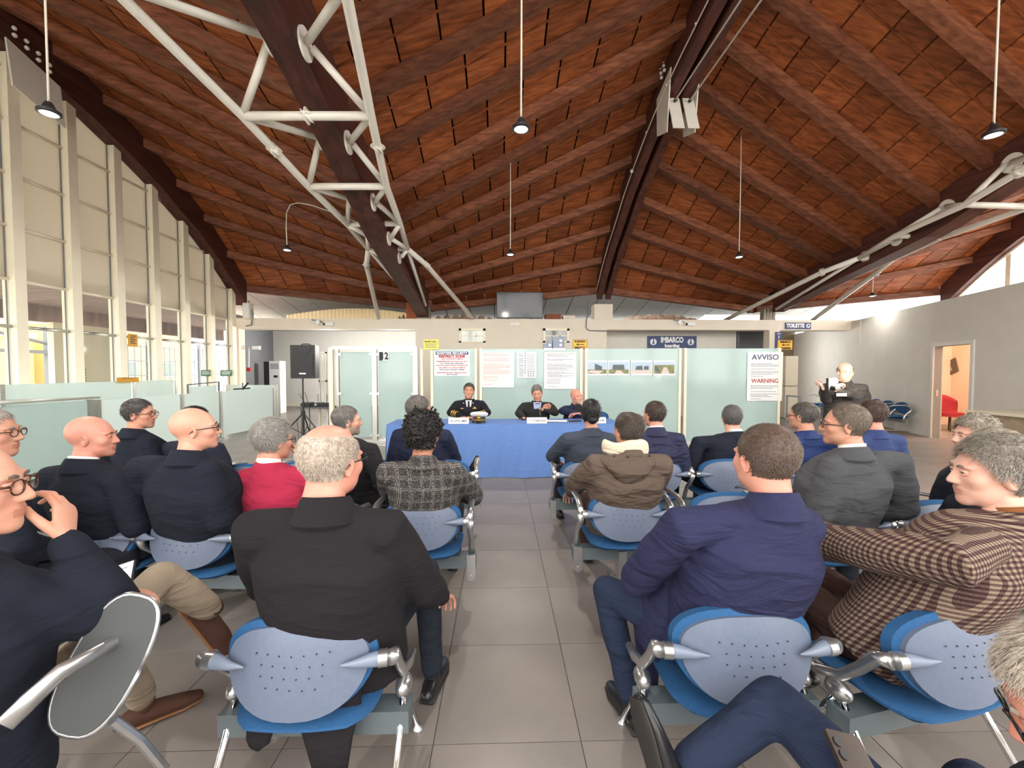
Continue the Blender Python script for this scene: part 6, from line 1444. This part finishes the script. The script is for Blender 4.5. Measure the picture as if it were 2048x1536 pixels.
# ------------------------------------------------------------------ top table
navyu = fabric('black naval uniform', lin(22, 24, 32), .8, .08, 400, .3)
def table_person(label, px, py, Y, **k):
    hd = at(px, py, Y); return hd, (hd[0], Y+.06)
yw = PI; hd = at(938, 782, 6.75); h = (hd[0], 6.86)
person('naval officer in black uniform with gold cuffs seated behind the table', hd, yw, .05, .05, -.08, h, 'b', 'short', (74, 66, 62), .009, navyu, None, dkt, 1.1, .2, shirt=white_s, coll_h=.04, vox=.016, seed=23,
       aR=lo(h, yw, (hd[0]-.30, 6.72, .86), (hd[0]-.05, 6.44, .82)), aL=lo(h, yw, (hd[0]+.30, 6.72, .86), (hd[0]+.03, 6.42, .82)), hands=('relax', 'relax'), hdR=((.8, .6, -.1), (0, 0, 1)), hdL=((-.8, .6, -.1), (0, 0, 1)), hs=1.05)
pk = [o for o in COL.objects if o.name.startswith('person')][-1]
def front_shirt(pk, hd, y, m, w0=.07, z0=-.16, z1=-.33, tie=None, lap=None, bow=False):
    c = np.array([hd[0], y, hd[2]])
    obj('shirt_front', MB().prism([(-w0, z0+.01), (w0, z0+.01), (w0*.75, (z0+z1)/2), (.012, z1), (-.012, z1), (-w0*.75, (z0+z1)/2)], c+(0, -.0, 0), Ux, np.array([0, -.22, .975]), (0, .03, 0)), m, pk)
    if tie is not None:
        obj('tie', MB().prism([(-.018, z0-.005), (.018, z0-.005), (.012, z0-.035), (.024, z1+.02), (0, z1-.0), (-.024, z1+.02), (-.012, z0-.035)], c+(0, -.012, 0), Ux, np.array([0, -.22, .975]), (0, .012, 0)), tie, pk)
front_shirt(pk, hd, hd[1]-.115, fabric('white shirt', lin(230, 230, 230), .8, .02, 300, .1), .05, tie=mat('black tie', (.012, .012, .015), .6))
for s_ in (-1, 1):
    c = np.array([hd[0]+s_*.10, hd[1]-.16, hd[2]-.27]); obj('badge', MB().ball(c, (.035, .008, .012), 10, 6).ball(c+(0, 0, .018), (.014, .007, .012), 8, 6) if s_ > 0 else MB().ball(c, (.03, .008, .01), 10, 6), M_gold, pk, smooth=True)
    obj('lapel_pin', MB().ball((hd[0]+s_*.075, hd[1]-.145, hd[2]-.185), .008, 8, 6), M_white, pk)
    ca, cb_ = np.array([hd[0]+s_*.25, 6.65, .855]), np.array([hd[0]+s_*.15, 6.54, .84]); d = cb_-ca
    for k in range(3): obj('cuff_braid', MB().tube([ca+d*(.1+.3*k), ca+d*(.22+.3*k)], [.058-.003*k]*2, 18), M_gold, pk)
# speaker with microphone
hd = at(1074, 786, 6.75); h = (hd[0]+.0, 6.86)
person('grey haired man in dark suit and pale blue shirt speaking into a microphone', hd, yw, -.1, -.25, .06, h, 'b', 'short', (118, 112, 104), .011, fabric('dark green black suit', lin(38, 38, 36), .85), None, dkt, 1.15, .21, shirt=(190, 196, 222), coll_h=.04, vox=.016, seed=24,
       aR=lo(h, yw, (hd[0]-.30, 6.70, .85), (hd[0]-.24, 6.38, .81)), aL=lo(h, yw, (hd[0]+.30, 6.72, .86), (hd[0]+.08, 6.48, .93)), hands=('grip', 'relax'), hdR=((-.2, -1, -.1), (0, 0, 1)), hdL=((-.75, -.15, .5), (.1, -.9, .3)), hs=1.05)
pk = [o for o in COL.objects if o.name.startswith('person')][-1]
front_shirt(pk, hd, hd[1]-.12, fabric('pale blue shirt', lin(176, 184, 218), .8, .03, 300, .1), .065, z1=-.44, tie=None)
obj('bow_tie', MB().prism([(-.035, -.012), (-.008, -.004), (.008, -.004), (.035, -.012), (.035, .012), (.008, .004), (-.008, .004), (-.035, .012)], (hd[0], hd[1]-.135, hd[2]-.165), Ux, Uz, (0, .012, 0)), mat('black tie', (.012, .012, .015), .6), pk)
mc = np.array([hd[0]+.02, 6.44, hd[2]-.27]); t = thing('microphone', 'black hand microphone held under the speaker chin', 'microphone', tuple(mc))
obj('handle', MB().tube([mc+(0, 0, -.13), mc+(0, 0, .02)], [.014, .019], 12), M_black, t, smooth=True); obj('grille', MB().ball(mc+(0, 0, .045), (.024, .024, .028), 14, 10), mat('steel mesh', (.35, .35, .36), .35, .8, bump=.5, bscale=600), t, smooth=True)
# bald man at the table
hd = at(1153, 793, 6.78); h = (hd[0]+.04, 6.9)
person('bald smiling man in navy jacket and black jumper at the table, beside the speaker', hd, yw, .45, .0, .1, h, 'e', 'none', (120, 100, 90), .003, fabric('navy wool jacket', lin(36, 40, 66), .9), None, dkt, 1.1, .205, shirt=(26, 26, 30), coll_h=.05, vox=.016, seed=25, brows=(150, 120, 100), beard=(190, 150, 130),
       aR=lo(h, yw, (hd[0]-.24, 6.74, .88), (hd[0]-.02, 6.5, .86)), aL=lo(h, yw, (hd[0]+.32, 6.74, .86), (hd[0]+.14, 6.46, .81)), hdR=((.8, -.2, -.1), (0, -.5, .8)), hs=1.04)
pk = [o for o in COL.objects if o.name.startswith('person')][-1]; front_shirt(pk, hd, hd[1]-.12, mat('black jumper', (.015, .015, .018), .9), .05, z1=-.4)
# chairs for the three at the table
for x, l in ((at(938, 782, 6.75)[0], 'naval officer'), (at(1074, 786, 6.75)[0], 'speaker with the microphone'), (at(1153, 793, 6.78)[0]+.04, 'bald man at the table')):
    t = thing('blue_chair', 'blue chair carrying the '+l, 'chair', (x, 6.9, 0)); obj('seat', MB().box((x-.22, 6.66, .41), (x+.22, 7.1, .45)), MATS['navy blue upholstery'], t); obj('backrest', place(back_shell(.9, 0, .02), np.eye(3), (x, 7.12, .70)), MATS['navy blue upholstery'], t, smooth=True)
    for a in (-.2, .2):
        for y in (6.7, 7.12): obj('leg', MB().tube([(x+a, y, .41), (x+a, y, 0)], .012, 8), M_chrome, t)
# ------------------------------------------------------------------ photographer
hd = at(1691, 744, 5.4); yw = 2.55; h = (hd[0]+.05, 5.5)
fc = np.array(at(1667, 762, 5.08))
person('standing photographer in dark jacket with glasses, camera flash firing', hd, yw, .2, -.15, 0, h, 'c', 'bald', (150, 130, 116), .003, fabric('dark camouflage jacket', lin(62, 58, 56), .8, .35, 40, .6), None, dkt, 1.15, .2, glasses='metal', coll_h=.05, vox=.018, seed=26, stand=True, amp=.006,
       aR=lo(h, yw, (hd[0]-.27, 5.38, 1.16), tuple(fc+(-.05, .10, -.10))), aL=lo(h, yw, (hd[0]+.28, 5.4, 1.14), tuple(fc+(.12, .10, -.12))), hands=('grip', 'grip'), hdR=((.1, -.6, .5), (-.8, 0, .3)), hdL=((-.3, -.6, .5), (.8, 0, .3)), hs=1.04)
t = thing('camera', 'black camera with a glaring lit flash held by the photographer', 'camera', tuple(fc-(0, 0, .1)))
obj('body', MB().box(fc+(-.06, .0, -.12), fc+(.07, .06, -.03)), M_black, t); obj('lens', MB().lathe([(.035, -.07), (.038, 0)], fc+(.0, .0, -.08), 18, 'y'), M_black, t, smooth=True, auto=40)
fl_ = mat('lit flash', (1, .9, .75), .3, emit=60); obj('flash', MB().ball(fc+(-.0, -.01, .0), (.05, .02, .036), 14, 10), fl_, t, smooth=True)
obj('flash_housing', MB().box(fc+(-.055, .008, -.035), fc+(.055, .05, .035)), M_black, t); obj('strap_label', MB().box(fc+(.04, -.005, -.19), fc+(.17, .0, -.155)), M_white, t)
la = bpy.data.lights.new('flash_light', 'POINT'); la.energy = 14; la.color = (1, .85, .65); la.shadow_soft_size = .05; lo_ = bpy.data.objects.new('flash_light', la); COL.objects.link(lo_); lo_.location = tuple(fc+(-.0, -.12, .0))
# ------------------------------------------------------------------ foreground man, lower right
h = (1.0, .66); yw = .3; hd = at(2200, 1425, .60)
bench('seat at the bottom right corner under the man holding a phone', [0], (1.02, .62), .2, 'tube', legs=[.2])
person('man at the lower right corner, white hair and black glasses, jeans leg crossed', hd, yw, .6, -.5, 0, h, 'e', 'short', (196, 186, 172), .012, darkn, None, jeans, 1.05, .2, glasses='black', vox=.012, seed=27, strand=(7000, .026), coll_h=.03,
       lL=lo(h, yw, (.80, 1.10, .59), (.50, 1.03, .455)), lR=lo(h, yw, (1.28, 1.0, .42), (1.3, 1.1, .1)), aL=lo(h, yw, (.84, .68, .66), (.88, .82, .56)), aR=lo(h, yw, (1.2, .72, .66), (1.0, .86, .56)),
       shoes=[((-.08, .35, .8), (1, .1, .1)), None], hands=('grip', 'grip'))
ph = at(1712, 1524, .88); t = thing('phone', 'dark phone with cameras on its back held at the bottom right', 'phone', tuple(ph))
u_, v_ = np.array([.95, .05, -.3]), np.array([-.1, .85, .55]); u_ /= np.linalg.norm(u_); v_ -= u_*(u_@v_); v_ /= np.linalg.norm(v_); nn_ = np.cross(u_, v_)
obj('case', MB().prism([(-.045, -.07), (.04, -.075), (.045, -.07), (.045, .05), (.04, .055), (-.04, .055), (-.045, .05)], ph, u_, v_, -nn_*.01), mat('bronze phone', lin(70, 60, 52), .25, .5), t)
for a_, b_ in ((-.026, .032), (-.026, .008)): obj('camera_lens', MB().lathe([(.010, 0), (.010, .003)], ph+u_*a_+v_*b_+nn_*.0, 14, 'z', M=np.column_stack([u_, v_, nn_])), M_black, t)
